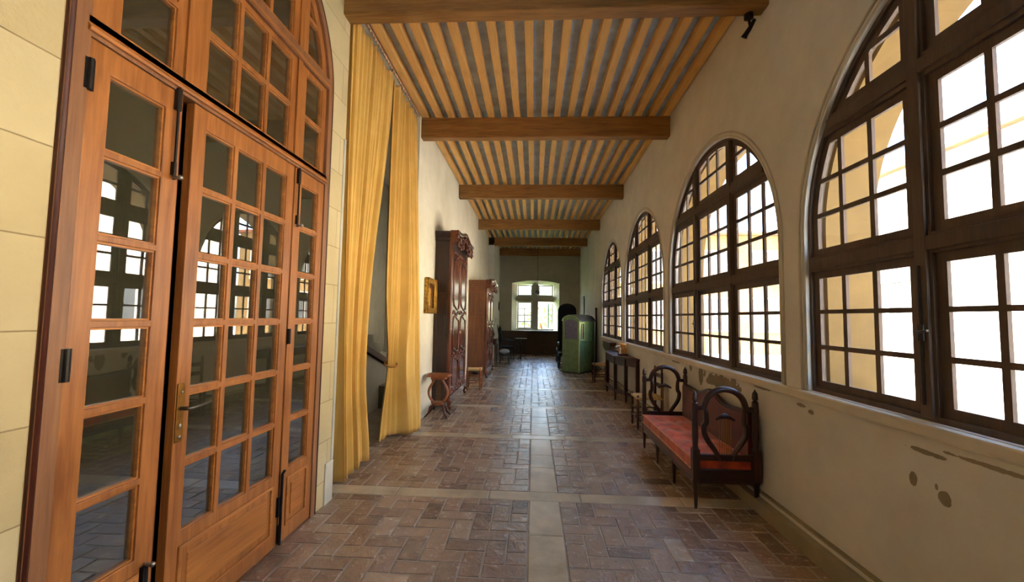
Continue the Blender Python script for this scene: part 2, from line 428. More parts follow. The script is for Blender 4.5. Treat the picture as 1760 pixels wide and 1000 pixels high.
# left wall
DC, DR, DZ = 2.2375, 0.9325, 3.23
dh = [(DC-DR, -0.01), (DC+DR, -0.01)]+[(DC+DR*math.cos(PI*i/40), DZ+DR*math.sin(PI*i/40)) for i in range(41)]
struct(MB().prism([(-5.4, -.15), (3.43, -.15), (3.43, 4.5), (-5.4, 4.5)], LX-.165, LX, holes=[dh]).build('wall_left', 'stone_blocks', bevel=0.006))
struct(MB().box(LX-.165, LX, 5.66, 14.63, -.15, 4.5).build('wall_left', 'plaster_left'))
struct(MB().box(LX-.165, -1.43, 14.63, 17.5, -.15, 4.5).build('wall_left', 'plaster_pale'))
struct(MB().box(LX-.165, LX-.02, 3.43, 5.66, 4.3, 4.5).build('wall_left', 'plaster_left'))
# near room behind the glazed doors with its gloom put into the wall colour, so the panes stay dark
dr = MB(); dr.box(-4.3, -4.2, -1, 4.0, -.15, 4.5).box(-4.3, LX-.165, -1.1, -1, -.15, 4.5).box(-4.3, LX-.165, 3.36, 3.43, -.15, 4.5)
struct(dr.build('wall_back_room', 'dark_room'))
# stairwell behind the curtains
sw = MB(); sw.prism([(3.43, -.15), (9.5, -.15), (9.5, 4.5), (3.43, 4.5)], -3.5, -3.4, holes=[[(7.5, 2.8), (8.6, 2.8), (8.6, 3.8), (7.5, 3.8)]])  # hole: unseen opening added to let light onto the stairs
sw.box(-3.4, LX-.165, 9.4, 9.5, -.15, 4.5)
struct(sw.build('wall_stairwell', 'plaster_grey'))
stt = root('staircase', (-2.9, 7.0, 0), 'pale stone staircase with solid sloping side wall seen between the parted yellow curtains', 'stairs')
b = MB()
for i in range(9):
    b.box(-3.39, -2.62, 8.6-0.3*(i+1), 8.6-0.3*i, -.01, 0.17*(i+1) if i < 8 else 1.4)
b.build('steps', 'plaster_grey', stt)
MB().prism([(8.7, -.01), (8.7, .12), (5.9, 1.04-.03), (4.9, 1.36), (4.9, -.01)], -2.62, -2.5).build('side_wall', 'plaster_pale', stt)
MB().prism([(8.75, .12), (8.75, .23), (4.8, 1.49), (4.8, 1.38)], -2.66, -2.46).build('handrail', 'dark_red_wood', stt, bevel=.01)
MB().box(-2.62, -2.3, 6.75, 7.15, -.01, .36).build('newel_block', 'plaster_grey', stt, bevel=.01)

# right wall with arched openings
WC = [1.675, 4.512, 7.35, 10.19, -1.165]  # last one is an unseen window behind the camera, added for extra light
holes = [arch(c, 1.265, 2.09, 1.045) for c in WC]
struct(MB().prism([(-5.4, -.15), (17.5, -.15), (17.5, 4.5), (-5.4, 4.5)], RX, RX+.12, holes=holes).build('wall_right', 'plaster_right'))
holes2 = [arch(c, 1.23, 2.09, 1.02) for c in WC]
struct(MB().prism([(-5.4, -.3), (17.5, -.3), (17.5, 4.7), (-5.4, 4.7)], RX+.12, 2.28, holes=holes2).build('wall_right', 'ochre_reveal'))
for i, c in enumerate(WC[:5]):
    m = MB(); n = 40
    outer = arch(c, 1.325, 2.09, 1.04); inner = arch(c, 1.285, 2.09, 1.04)
    # raised plaster bead following the arch, open at the sill
    pts = [(RX-.004, c+1.318, 1.04)]+[(RX-.004, c+1.318*math.cos(PI*k/n), 2.09+1.318*math.sin(PI*k/n)) for k in range(n+1)]+[(RX-.004, c-1.318, 1.04)]
    m.tube(pts, 0.010, 8)
    pts = [(p[0]+.002, c+(p[1]-c)*.975, p[2] if p[2] <= 2.09 else 2.09+(p[2]-2.09)*.975) for p in pts]
    m.tube(pts, 0.005, 8)
    struct(m.build('trim_%d' % (i+1), 'moulding', smooth=True))
struct(MB().box(RX-.035, RX+.05, -5.3, 11.6, 0.975, 1.04).build('trim_6', 'moulding', bevel=.012))
# baseboard right: dado foot with a bead on top
bb = MB(); bb.prism([(RX-.075, -.01), (RX+.01, -.01), (RX+.01, .15), (RX-.03, .15), (RX-.03, .125), (RX-.075, .10)], -5.3, 17.3, axis='y')
struct(bb.build('baseboard_right', 'baseboard_right'))
struct(MB().box(RX-.042, RX-.001, -5.3, 17.3, .118, .138).build('trim_7', 'moulding', bevel=.006))
struct(MB().box(LX+.001, LX+.02, 5.7, 14.6, 0, .10).build('baseboard_left', 'stone_end', bevel=.004))
# end wall with a deep splayed window niche
def seg(xl, xr, zb, zs, rise, n=14):
    return [(xl, zb), (xr, zb)]+[(xr+(xl-xr)*k/n, zs+rise*(1-(2*k/n-1)**2)) for k in range(n+1)]
nic = seg(-.92, 1.04, .97, 2.93, .11)
opn = seg(-.70, .80, 1.0, 2.88, .02)
struct(MB().prism([(-1.6, -.15), (2.0, -.15), (2.0, 4.5), (-1.6, 4.5)], 17.3, 17.36, holes=[nic], axis='y').build('wall_end', 'plaster_end'))
m = MB(); k = len(nic)
m.add([(p[0], 17.3, p[1]) for p in nic]+[(p[0], 17.8, p[1]) for p in opn], [(i, (i+1) % k, k+(i+1) % k, k+i) for i in range(k)])
struct(m.build('wall_end', 'plaster_left'))
struct(MB().prism([(-2, -.3), (2.4, -.3), (2.4, 4.7), (-2, 4.7)], 17.8, 17.9, holes=[opn], axis='y').build('wall_end', 'plaster_end'))
struct(MB().box(-5, 2.4, -5.6, -5.4, -.3, 4.7).build('wall_back', 'plaster_left'))
we = root('window_9', (0, 17.7, 1), kind='structure')
m = MB()
m.box(-.08, .18, 17.6, 17.8, 1.0, 2.9).box(-.72, -.081, 17.6, 17.8, 2.17, 2.42).box(.181, .82, 17.6, 17.8, 2.17, 2.42).box(-.74, .82, 17.55, 17.8, .97, 1.03)
m.build('stone_cross', 'stone_end', we, bevel=.01)
def casement(y, xa, xb, za, zb_, nx, nz, fr=.05, br=.03, parent=we, name='casement', mat='stone_end'):
    hs = []; wx = (xb-xa-2*fr-(nx-1)*br)/nx; wz = (zb_-za-2*fr-(nz-1)*br)/nz
    for i in range(nx):
        for j in range(nz):
            a = xa+fr+i*(wx+br); c = za+fr+j*(wz+br); hs.append([(a, c), (a+wx, c), (a+wx, c+wz), (a, c+wz)])
    o = MB().prism([(xa, za), (xb, za), (xb, zb_), (xa, zb_)], y, y+.04, holes=hs, axis='y').build(name, mat, parent)
    MB().box(xa+.02, xb-.02, y+.018, y+.022, za+.02, zb_-.02).build('pane', 'window_glass', o); return o
casement(17.72, -.70, -.08, 1.03, 2.17, 2, 4); casement(17.72, -.70, -.08, 2.42, 2.88, 1, 2, br=.02); casement(17.72, .18, .80, 2.42, 2.88, 1, 2, br=.02)
# the right lower casement and its green shutter stand open outwards
m = MB(); m.box(.775, .80, 17.86, 18.40, 1.05, 2.15); m.build('open_casement', 'stone_end', we)
m = MB(); m.box(.60, .64, 17.95, 18.5, 1.05, 2.15)
for i in range(14): m.box(.59, .65, 18.0, 18.45, 1.10+i*.074, 1.12+i*.074)
tag(m.build('shutter', 'shutter_green', we), 'green shutter folded open')
struct(MB().box(-1.42, 1.84, 17.27, 17.299, .0, .93).build('trim_8', 'wainscot', bevel=.004))
m = MB()
for x in (-1.40, -.86, -.30, .26, .82, 1.36): m.box(x-.03, x+.03, 17.25, 17.27, .02, .93)
m.box(-1.42, 1.84, 17.245, 17.27, .86, .95).box(-1.42, 1.84, 17.245, 17.27, .0, .10)
struct(m.build('trim_9', 'wainscot', bevel=.004))

# beams and joists
yb = [-1.6, 0.85, 3.29, 5.72, 8.72, 11.87, 14.63, 16.95]
names = ['above the near window', 'above the camera', 'nearest one, a black spotlight under its right end', 'second from the front, meeting the far edge of the yellow curtain',
         'third from the front, over the small gilt picture', 'fourth from the front, beyond the tall carved armoire', 'fifth from the front, above the second armoire', 'farthest, right before the end wall']
for i, y in enumerate(yb):
    if i < 1: continue
    o = MB().box(LX-.01, RX+.01, y, y+.135, 4.03, 4.318).build('ceiling_beam', 'beam_x', bevel=.012)
    tag(o, 'thick honey-brown ceiling beam, '+names[i], 'beam', 'ceiling beams across the corridor')
NJ = 19; jx = [LX+.055+(RX-LX-.11)*k/(NJ-1) for k in range(NJ)]
bays = [(yb[i]+.0, yb[i+1]) for i in range(len(yb)-1)]+[(16.95, 17.29)]
bl = ['behind the camera', 'over the camera', 'in front of the nearest beam', 'between the nearest and the second beam', 'between the second and the third beam', 'between the third and the fourth beam', 'between the fourth and the fifth beam', 'between the two farthest beams', 'between the farthest beam and the end wall']
for bi, (y0, y1) in enumerate(bays):
    if bi < 2: continue
    proto = None
    for k, x in enumerate(jx):
        if proto is None:
            m = MB(); m.box(-.042, .042, .002, y1-y0-.002, 0, .10); proto = m.build('ceiling_joist', 'joist_y', bevel=.005); o = proto
            WL.pop(o.name, None)
        else: o = dup(proto)
        o.location = (x+random.uniform(-.006, .006), y0, 4.318)
        side = 'against the curtain wall' if k == 0 else 'against the window wall' if k == NJ-1 else None
        b_ = bl[bi+0] if bi < len(bl) else ''
        b_ = {2: 'between the nearest and the second beam', 3: 'between the second and the third beam', 4: 'between the third and the fourth beam', 5: 'between the fourth and the fifth beam', 6: 'between the fifth and the farthest beam', 7: 'beyond the farthest beam'}.get(bi, b_)
        tag(o, ('ceiling joist %s, %s' % (side, b_)) if side else 'golden ceiling joist %s' % b_, 'joist', 'ceiling joists '+b_)

# ------------------------------------------------------------------ arched windows
def arched_window(idx, c):
    rt = root('window_%d' % idx, (1.9, c, 1.04), kind='structure')
    cols = [(-1.195, -.525), (-.335, .335), (.525, 1.195)]
    rows = [(1.12, 1.79, 3), (1.985, 2.655, 3), (2.87, 3.30, 2)]
    big = arch(c, 1.27, 2.09, 1.035); gl = arch(c, 1.20, 2.09, 1.1)
    e = .048; csh = []
    for ci, (a, b) in enumerate(cols):
        for ri, (z0, z1, nz) in enumerate(rows):
            out = clip(arch(c, 1.245, 2.09, 1.06), c+a-e, c+b+e, z0-e, z1+e)
            if not out: continue
            hs = []; bw = .032; pw = (b-a-2*bw)/3
            zz = [(1.12, 1.325), (1.353, 1.557), (1.583, 1.79)] if ri == 0 else [(1.985, 2.192), (2.222, 2.418), (2.447, 2.655)] if ri == 1 else [(2.87, 3.055), (3.088, 3.31)]
            for k in range(3):
                for (p0, p1) in zz:
                    h = clip(gl, c+a+k*(pw+bw), c+a+k*(pw+bw)+pw, p0, p1)
                    if h: hs.append(h)
            csh.append((out, hs))
    fh = [[(c+(p[0]-c), p[1]) for p in o] for o, _ in csh]
    # frame: arch minus the casements
    MB().prism(big, 1.872, 1.92, holes=fh).build('window_frame', 'window_wood_z', rt, bevel=.004)
    m = MB()
    for x in (-.43, .43):
        zt_ = 2.09+math.sqrt(1.25**2-x*x)
        m.box(1.856, 1.874, c+x-.032, c+x+.032, 1.06, zt_-.02)
    for z in (1.8875, 2.7625):
        hw = 1.24 if z < 2.1 else math.sqrt(1.24**2-(z-2.09)**2)
        m.box(1.858, 1.873, c-hw, c+hw, z-.035, z+.035)
    m.build('mullion', 'window_wood_z', rt, bevel=.005)
    for out, hs in csh:
        o = MB().prism(out, 1.892, 1.910, holes=hs).build('casement', 'window_wood_z', rt)
        cy = sum(p[0] for p in out)/len(out); cz = sum(p[1] for p in out)/len(out)
        ins = [(cy+(p[0]-cy)*.97, cz+(p[1]-cz)*.97) for p in out]
        MB().prism(ins, 1.900, 1.903).build('pane', 'window_glass', o)
    # long iron bolt on the mullion
    m = MB(); m.tube([(1.85, c+.43, 1.12), (1.85, c+.43, 1.78)], .006, 6).box(1.845, 1.858, c+.415, c+.445, 1.42, 1.50).tube([(1.85, c+.43, 1.46), (1.83, c+.43, 1.46), (1.825, c+.37, 1.47)], .006, 6)
    m.build('window_bolt', 'iron', rt)
for i, c in enumerate(WC[:5]): arched_window(i+1, c)

# ------------------------------------------------------------------ glazed door set in the left wall
dx = LX-.03
fr = root('door_1', (LX, DC, 0), kind='structure')
def darch(inset, zb=-.005): 
    r = DR-inset
    return [(DC-r, zb), (DC+r, zb)]+[(DC+r*math.cos(PI*i/40), DZ+r*math.sin(PI*i/40)) for i in range(41)]
inner = darch(.075, .0)
# frame ring as arch minus (lower opening, middle opening, upper opening)
lo = clip(inner, 1, 4, .0, 2.50); mi = clip(inner, 1, 4, 2.575, 3.255); up = clip(inner, 1, 4, 3.335, 5)
MB().prism(darch(.002), LX-.10, LX+.012, holes=[lo, mi, up]).build('door_frame', 'frame_wood_z', fr, bevel=.006)
m = MB(); m.tube([(LX+.004, DC+(DR-.012), .0)]+[(LX+.004, DC+(DR-.012)*math.cos(PI*i/40), DZ+(DR-.012)*math.sin(PI*i/40)) for i in range(41)]+[(LX+.004, DC-(DR-.012), .0)], .012, 8)
m.build('frame_moulding', 'dark_red_wood', fr, smooth=True)
MB().prism([(LX-.06, 2.515), (LX+.024, 2.515), (LX+.026, 2.528), (LX+.022, 2.535), (LX+.012, 2.545), (LX+.012, 2.575), (LX-.06, 2.575)], DC-DR+.06, DC+DR-.06, axis='y').build('transom_ledge', 'door_wood_y', fr, bevel=.003)
MB().box(LX-.03, LX+.02, DC-DR+.08, DC+DR-.08, 3.262, 3.285).build('transom_ledge', 'door_wood_y', fr, bevel=.005)
# posts between the leaves, set back and dark
for y0, y1 in ((1.795, 1.852), (2.690, 2.71)):
    MB().box(LX-.09, LX-.05, y0, y1, 0, 2.515).build('post', 'dark_red_wood', fr)
def light(parent, ys, zs, y0, y1, z0, z1, region=None, name='fanlight', x0=None, mat='door_wood_z'):
    x0 = dx if x0 is None else x0; hs = []
    for (a, b) in ys:
        for (c, d) in zs:
            h = clip(region, a, b, c, d) if region else [(a, c), (b, c), (b, d), (a, d)]
            if h: hs.append(h)
    out = clip(darch(.078, 0), y0, y1, z0, z1) if region else [(y0, z0), (y1, z0), (y1, z1), (y0, z1)]
    o = MB().prism(out, x0-.02, x0+.022, holes=hs).build(name, mat, parent, bevel=.003)
    # bright bevelled beads on each pane edge, below the bars
    mb = MB()
    for h in hs:
        if len(h) == 4:
            ya, yb_ = min(p[0] for p in h), max(p[0] for p in h); za, zb_ = min(p[1] for p in h), max(p[1] for p in h)
            mb.prism([(ya, za), (yb_, za), (yb_, zb_), (ya, zb_)], x0-.006, x0+.014, holes=[[(ya+.008, za+.008), (yb_-.008, za+.008), (yb_-.008, zb_-.008), (ya+.008, zb_-.008)]])
    mb.build('glazing_bead', 'door_wood_y', o)
    ins = [(p[0]+( .01 if p[0] < (y0+y1)/2 else -.01), p[1]+(.01 if p[1] < (z0+z1)/2 else -.01)) for p in out]
    MB().prism(ins, x0-.004, x0-.001).build('pane', 'door_glass', o)
    return o
rowz = [(.475, .780), (.805, 1.112), (1.138, 1.435), (1.462, 1.760), (1.786, 2.085), (2.110, 2.400)]
reg = darch(.14, 0)
# fixed lights above the transom
um = [(2.59, 2.885), (2.915, 3.215)]
light(fr, [(1.50, 1.745)], um, 1.39, 1.80, 2.577, 3.253, reg)
light(fr, [(1.935, 2.135), (2.165, 2.375), (2.405, 2.625)], um, 1.86, 2.69, 2.577, 3.253, reg)
light(fr, [(2.81, 3.035)], um, 2.73, 3.09, 2.577, 3.253, reg)
light(fr, [(1.50, 1.745)], [(3.37, 3.62), (3.65, 4.1)], 1.39, 1.80, 3.337, 4.2, reg)
light(fr, [(1.935, 2.135), (2.165, 2.375), (2.405, 2.625)], [(3.37, 3.62), (3.65, 4.1)], 1.86, 2.69, 3.337, 4.2, reg)
light(fr, [(2.81, 3.05)], [(3.37, 3.62), (3.65, 4.1)], 2.73, 3.09, 3.337, 4.2, reg)
for y0, y1 in ((1.795, 1.865), (2.685, 2.735)):
    MB().box(LX-.05, LX+.004, y0, y1, 2.577, 3.253).build('post', 'door_wood_z', fr)
    MB().box(LX-.05, LX+.004, y0, y1, 3.337, 3.97).build('post', 'door_wood_z', fr)
def leaf(n, ys, y0, y1):
    lf = root('door_%d' % n, (LX, (y0+y1)/2, 0.01), kind='structure')
    pl, ph = y0+.085, y1-.085
    o = light(lf, ys, rowz, y0, y1, .012, 2.498, None, 'leaf_frame', LX-.018)
    # moulded bottom panel: raised frame around and a proud field
    m = MB(); m.prism([(pl-.02, .10), (ph+.02, .10), (ph+.02, .415), (pl-.02, .415)], LX+.003, LX+.013, holes=[[(pl, .12), (ph, .12), (ph, .395), (pl, .395)]])
    m.build('panel_moulding', 'door_wood_y', lf, bevel=.004)
    MB().box(LX+.002, LX+.010, pl+.035, ph-.035, .155, .36).build('panel', 'door_wood_y', lf, bevel=.006)
    return lf
l1 = leaf(2, [(1.464, 1.706)], 1.385, 1.790)
l2 = leaf(3, [(1.935, 2.135), (2.165, 2.375), (2.405, 2.615)], 1.857, 2.692)
l3 = leaf(4, [(2.79, 3.012)], 2.708, 3.09)
for z in (2.30, 1.25, .30):
    m = MB(); m.box(LX+.0, LX+.014, 1.366, 1.40, z, z+.115).tube([(LX+.017, 1.383, z), (LX+.017, 1.383, z+.115)], .009, 8)
    m.build('hinge', 'steel' if z == .3 else 'iron', l1)
def rod_bolt(parent, y, z0, z1, knob='bottom'):
    m = MB(); x = LX+.018
    m.tube([(x, y, z0), (x, y, z1)], .006, 8).box(LX+.004, x+.004, y-.012, y+.012, z1-.11, z1-.01).box(LX+.004, x+.004, y-.007, y+.007, z0+.02, z0+.08)
    b_ = m.build('bolt', 'iron', parent)
    k = MB(); zk = z0+.01 if knob == 'bottom' else z1
    k.tube([(x-.004, y, zk), (x+.025, y, zk)], .008, 8).ball((x+.03, y, zk), .012); k.build('knob', 'steel', b_, smooth=True)
rod_bolt(l1, 1.755, 2.09, 2.52); rod_bolt(l1, 1.745, .05, .44, 'top')
rod_bolt(l3, 2.735, 2.09, 2.50); m = MB()
m.tube([(LX+.022, 2.70, .02), (LX+.022, 2.70, .46), (LX+.022, 2.725, .475)], .009, 8).box(LX+.004, LX+.02, 2.675, 2.70, .20, .32).box(LX+.004, LX+.024, 2.69, 2.715, .03, .14)
m.build('bolt', 'iron', l3)
MB().box(LX+.004, LX+.016, 2.70, 2.72, 1.30, 1.40).tube([(LX+.018, 2.71, 1.30), (LX+.018, 2.71, 1.40)], .008, 8).build('hinge', 'iron', l3)
m = MB(); m.prism([(1.862, .90), (1.898, .90), (1.905, .93), (1.905, 1.14), (1.898, 1.17), (1.862, 1.17), (1.855+.005, 1.14), (1.86, .93)], LX+.004, LX+.010)
hp = m.build('handle_plate', 'brass', l2, bevel=.002)
m = MB(); m.tube([(LX+.008, 1.882, 1.055), (LX+.05, 1.882, 1.055), (LX+.055, 1.90, 1.056), (LX+.055, 1.99, 1.062), (LX+.052, 2.01, 1.066)], [.009, .009, .008, .007, .006], 10)
m.build('handle', 'pewter', hp, smooth=True)
MB().ball((LX+.012, 1.882, .975), (.004, .007, .012)).ball((LX+.012, 1.882, .925), (.004, .008, .008)).ball((LX+.012, 1.882, 1.13), (.004, .006, .006)).build('keyhole', 'steel', hp, smooth=True)
# pier mouldings
struct(MB().box(LX-.001, LX+.012, 3.30, 3.43, -.01, .32).build('trim_10', 'stone_end', bevel=.008))
struct(MB().box(LX-.01, LX+.010, 3.39, 3.43, .32, 3.0).build('trim_11', 'stone_end', bevel=.01))

# ------------------------------------------------------------------ curtains
def curtain(name, label, fn, nu, nv, mat='curtain'):
    rt = root(name, (-1.65, fn(0.5, 0)[1], 0), label, 'curtain', 'yellow curtains on the left wall')
    m = MB(); vs = [fn(i/nu, j/nv) for j in range(nv+1) for i in range(nu+1)]; fs = []
    for j in range(nv):
        for i in range(nu):
            a = j*(nu+1)+i; fs.append((a, a+1, a+nu+2, a+nu+1))
    m.add(vs, fs); o = m.build('fabric', mat, rt, smooth=True)
    s = o.modifiers.new('thick', 'SOLIDIFY'); s.thickness = .004
    return rt
def sstep(a, b, x):
    t = min(1, max(0, (x-a)/(b-a))); return t*t*(3-2*t)
def folds(u, v, n, ph):
    return math.sin(2*PI*n*u+ph+.6*math.sin(3*v+ph)+1.1*math.sin(2*PI*1.7*u+ph))*(.75+.35*math.sin(2*PI*2.3*u+ph*2))
def c1(u, v):   # v=0 bottom, 1 top
    z = .025+(4.25-.025)*v
    yl = 3.47+.22*(1-v)**2.2
    yr = 4.64-.50*sstep(1.0, .25, v)-.02*(1-v); yr += .16*sstep(.22, 0, v)
    # gather fine at the rod, wide soft folds lower down
    amp = .040+.022*(1-v); f = folds(u, v, 13, .4)*.5+folds(u, v, 6, 1.1)*.5*(1.05-.4*v)+.18*math.sin(2*PI*31*u)*v
    y = yl+(yr-yl)*u+.012*math.cos(2*PI*9*u)
    x = -1.672-.02*(1-v)+amp*f
    if v < .3: z += .05*u*(1-v/.3)*.6
    return (x, y, z)
def c2(u, v):
    zb = .05 if u < .5 else .035; z = zb+(4.25-zb)*v
    zt_ = z
    g = math.exp(-((zt_-.92)/.55)**2)
    yt = 4.63+(5.62-4.63)*u
    yb_ = 4.80+(5.60-4.80)*u
    y = yt*sstep(.0, 1, v)+yb_*(1-sstep(.0, 1, v))
    if u < .56:   # tied bundle
        cen = 4.89; k = .88*g; y = y*(1-k)+(cen+(u-.28)*.18)*k
    else:
        k = .88*g*(1-sstep(.56, .74, u)); y = y*(1-k)+4.94*k
    xb = -1.76+(.28)*sstep(.35, .62, u); x0 = xb*(1-v)**1.0+(-1.672)*(1-(1-v)**1.0)
    x0 += (.05*g*(1-sstep(.5, .62, u)))
    amp = .042*(1-.55*g*(1-sstep(.45, .6, u)))
    f = folds(u, v, 13, 2.2)*(.35+.3*v)+folds(u, v, 6, .2)*.5+.18*math.sin(2*PI*29*u)*v
    if u > .97: f *= .3
    return (x0+amp*f, y, z)
k1 = curtain('curtain', 'wide yellow curtain panel hanging beside the glazed door, pulled towards it at knee height', c1, 260, 60)
k2 = curtain('curtain', 'yellow curtain panel nearer the armoire, its left half tied back with a cord', c2, 260, 70)
m = MB(); m.tube([(-1.675+.07*math.cos(a), 4.895+.08*math.sin(a), .93+.02*math.sin(a)-.02*math.cos(a)) for a in [2*PI*i/20 for i in range(20)]], .011, 8, close=True)
m.build('tieback', 'rope', k2, smooth=True)
cr = root('curtain_rail', (-1.64, 4.5, 4.29), 'thin rail with small rings carrying the yellow curtains under the joists', 'curtain rail')
MB().box(-1.665, -1.635, 3.44, 5.65, 4.30, 4.315).build('rail', 'piping_cloth', cr)
m = MB()
for i in range(36): MB().ball((-1.628, 3.47+i*.061, 4.268), (.008, .012, .014), 6).build('ring', 'ivory', cr)

# ------------------------------------------------------------------ armoires
def armoire(x0, x1, y0, y1, H, label, side, front, bonnet, door_mat):
    rt = root('armoire', ((x0+x1)/2, (y0+y1)/2, 0), label, 'armoire'); D = x1-x0; W = y1-y0; yc = (y0+y1)/2
    MB().box(x0, x1-.02, y0+.02, y1-.02, .14, H-.16).build('body', side, rt, bevel=.006)
    m = MB()
    for za, zb_ in ((.22, H*.36), (H*.39, H*.62), (H*.65, H-.30)):
        m.prism([(x0+.05, za), (x1-.08, za), (x1-.08, zb_), (x0+.05, zb_)], y0+.008, y0+.021, holes=[[(x0+.08, za+.035), (x1-.11, za+.035), (x1-.11, zb_-.035), (x0+.08, zb_-.035)]], axis='y')
    m.build('side_panel', side, rt, bevel=.004)
    # corner posts, plinth with scalloped apron and cabriole feet
    for ya in (y0+.005, y1-.085):
        MB().box(x1-.06, x1+.008, ya, ya+.08, .13, H-.14).build('corner_post', front, rt, bevel=.02)
    n = 24; sc = [(y0, .22)]+[(y0+W*k/n, .12+.045*math.cos(4*PI*k/n)+.02*math.cos(2*PI*k/n)) for k in range(n+1)]+[(y1, .22)]
    MB().prism(sc, x1-.03, x1+.015).build('apron', front, rt, bevel=.004)
    for ya in (y0+.05, y1-.05):
        MB().tube([(x1-.03, ya, .18), (x1+.01, ya, .12), (x1-.01, ya, .05), (x1+.02, ya, .008)], [.045, .04, .022, .03], 10).build('foot', front, rt, smooth=True)
    for ya in (y0+.04, y1-.04): MB().box(x0, x0+.06, ya-.03, ya+.03, 0, .15).build('foot', side, rt)
    # doors
    for k, (a, b_) in enumerate(((y0+.09, yc-.004), (yc+.004, y1-.09))):
        d = MB().box(x1-.022, x1+.004, a, b_, .23, H-.30).build('door', front, rt, bevel=.004); m = MB()
        for za, zb_ in ((.30, H*.28), (H*.31, H*.52), (H*.55, H-.40)):
            pts = []
            for q in range(28):
                t = 2*PI*q/28; cy, cz = math.cos(t), math.sin(t); s_ = max(abs(cy), abs(cz))**.75
                pts.append((x1+.008, (a+b_)/2+cy/s_*(b_-a)*.40, (za+zb_)/2+cz/s_*(zb_-za)*.46+.03*math.cos(3*t)))
            m.tube(pts, .012, 8, close=True)
        m.build('panel_moulding', front, d, smooth=True)
        rnd = random.Random(k+3)
        for za in (H*.295, H*.535, H-.36, .27):
            m = MB()
            for q in range(14):
                t = q/13; m.ball((x1+.010, a+.04+(b_-a-.08)*t, za+.035*math.sin(t*PI*3)+rnd.uniform(-.01, .01)), (.012, .026, .018), 8)
            m.build('carving', front, d, smooth=True)
        MB().ball((x1+.022, yc+(-.04 if k == 0 else .04), H*.42), .014).tube([(x1+.004, yc+(-.04 if k == 0 else .04), H*.42), (x1+.02, yc+(-.04 if k == 0 else .04), H*.42)], .005, 6).build('knob', 'brass', d, smooth=True)
    # cornice: stepped sides, arched bonnet in front
    c = MB(); c.box(x0, x1+.01, y0-.0, y1+.0, H-.16, H-.10).box(x0, x1+.03, y0-.015, y1+.015, H-.10, H-.06).box(x0, x1+.05, y0-.03, y1+.03, H-.06, H)
    c.build('cornice', side, rt, bevel=.008)
    n = 30
    def arcz(t): return bonnet*math.exp(-((t-.5)/.20)**2)
    top = [(y0-.04+(W+.08)*k/n, H+.01+arcz(k/n)) for k in range(n+1)]
    bot = [(p[0], p[1]-.16-.06*math.cos(6*PI*k/n)) for k, p in enumerate(top)]
    MB().prism(bot+top[::-1], x1-.03, x1+.07).build('bonnet', front, rt, bevel=.012)
    m = MB(); m.tube([(x1+.085, p[0], p[1]-.03) for p in top], .035, 8)
    m.tube([(x1+.08, p[0], p[1]-.11+.03*math.sin(k*.9)) for k, p in enumerate(top)], .022, 8)
    rnd = random.Random(5)
    for q in range(46):
        t = rnd.random(); m.ball((x1+.075+rnd.uniform(0, .02), y0+W*t, H+arcz(t)-.05-rnd.random()*.22), (.022, rnd.uniform(.02, .05), rnd.uniform(.02, .045)), 8)
    m.build('carving', front, rt, smooth=True)
    return rt
armoire(LX+.002, -1.345, 6.74, 8.30, 2.90, 'tall dark carved armoire with glossy doors, just beyond the small gilt picture', 'armoire_side', 'armoire_front', .10, 'armoire_front')
armoire(LX+.002, -1.16, 10.35, 11.95, 2.42, 'lower reddish-brown armoire with panelled side, farther down the left wall', 'oak_side', 'armoire_front', .09, 'armoire_front')

# gilt picture
pc = root('picture', (LX+.02, 6.42, 1.8), 'small gilt-framed carved picture hung between the yellow curtain and the tall armoire', 'picture')
def ring(y0, y1, z0, z1, wd, x0, x1): return MB().prism([(y0, z0), (y1, z0), (y1, z1), (y0, z1)], x0, x1, holes=[[(y0+wd, z0+wd), (y1-wd, z0+wd), (y1-wd, z1-wd), (y0+wd, z1-wd)]])
ring(6.13, 6.68, 1.54, 2.08, .09, LX+.001, LX+.06).build('picture_frame', 'gilt', pc, bevel=.015)
m = MB(); m.tube([(LX+.06, 6.14, 1.55), (LX+.06, 6.67, 1.55), (LX+.06, 6.67, 2.07), (LX+.06, 6.14, 2.07)], .014, 8, close=True); m.build('beading', 'gilt', pc, smooth=True)
MB().box(LX+.001, LX+.018, 6.2, 6.61, 1.61, 2.01).build('canvas', 'walnut_z', pc)
MB().ball((LX+.02, 6.4, 1.88), (.02, .05, .06)).ball((LX+.02, 6.4, 1.72), (.02, .09, .12)).build('relief_figure', 'gilt', pc, smooth=True)

# lyre stand
hs_ = root('lyre_stand', (-1.42, 6.3, 0), 'small wooden lyre-shaped stand on curved feet in front of the tall armoire', 'stand')
m = MB(); m.prism([(-1.57, 6.16), (-1.25, 6.16), (-1.22, 6.3), (-1.25, 6.44), (-1.57, 6.44), (-1.60, 6.3)], .60, .635, axis='z').build('top', 'stool_wood', hs_, bevel=.01)
MB().box(-1.52, -1.30, 6.22, 6.38, .555, .60).build('capital', 'stool_wood', hs_, bevel=.012)
for s in (-1, 1):
    pts = []
    for k in range(13):
        t = k/12; z = .555-.36*t; pts.append((-1.42+s*(.055+.105*math.sin(PI*min(1, t*1.02))**1.0*(.55+.6*t)), 6.3, z))
    MB().tube(pts, [.018-.002*math.sin(k) for k in range(13)], 10).build('lyre_arm', 'stool_wood', hs_, smooth=True)
for k in range(4): MB().tube([(-1.45+k*.02, 6.3, .21), (-1.45+k*.02, 6.3, .56)], .0025, 6).build('string', 'brass', hs_)
MB().box(-1.50, -1.34, 6.24, 6.36, .175, .215).build('base', 'stool_wood', hs_, bevel=.015)
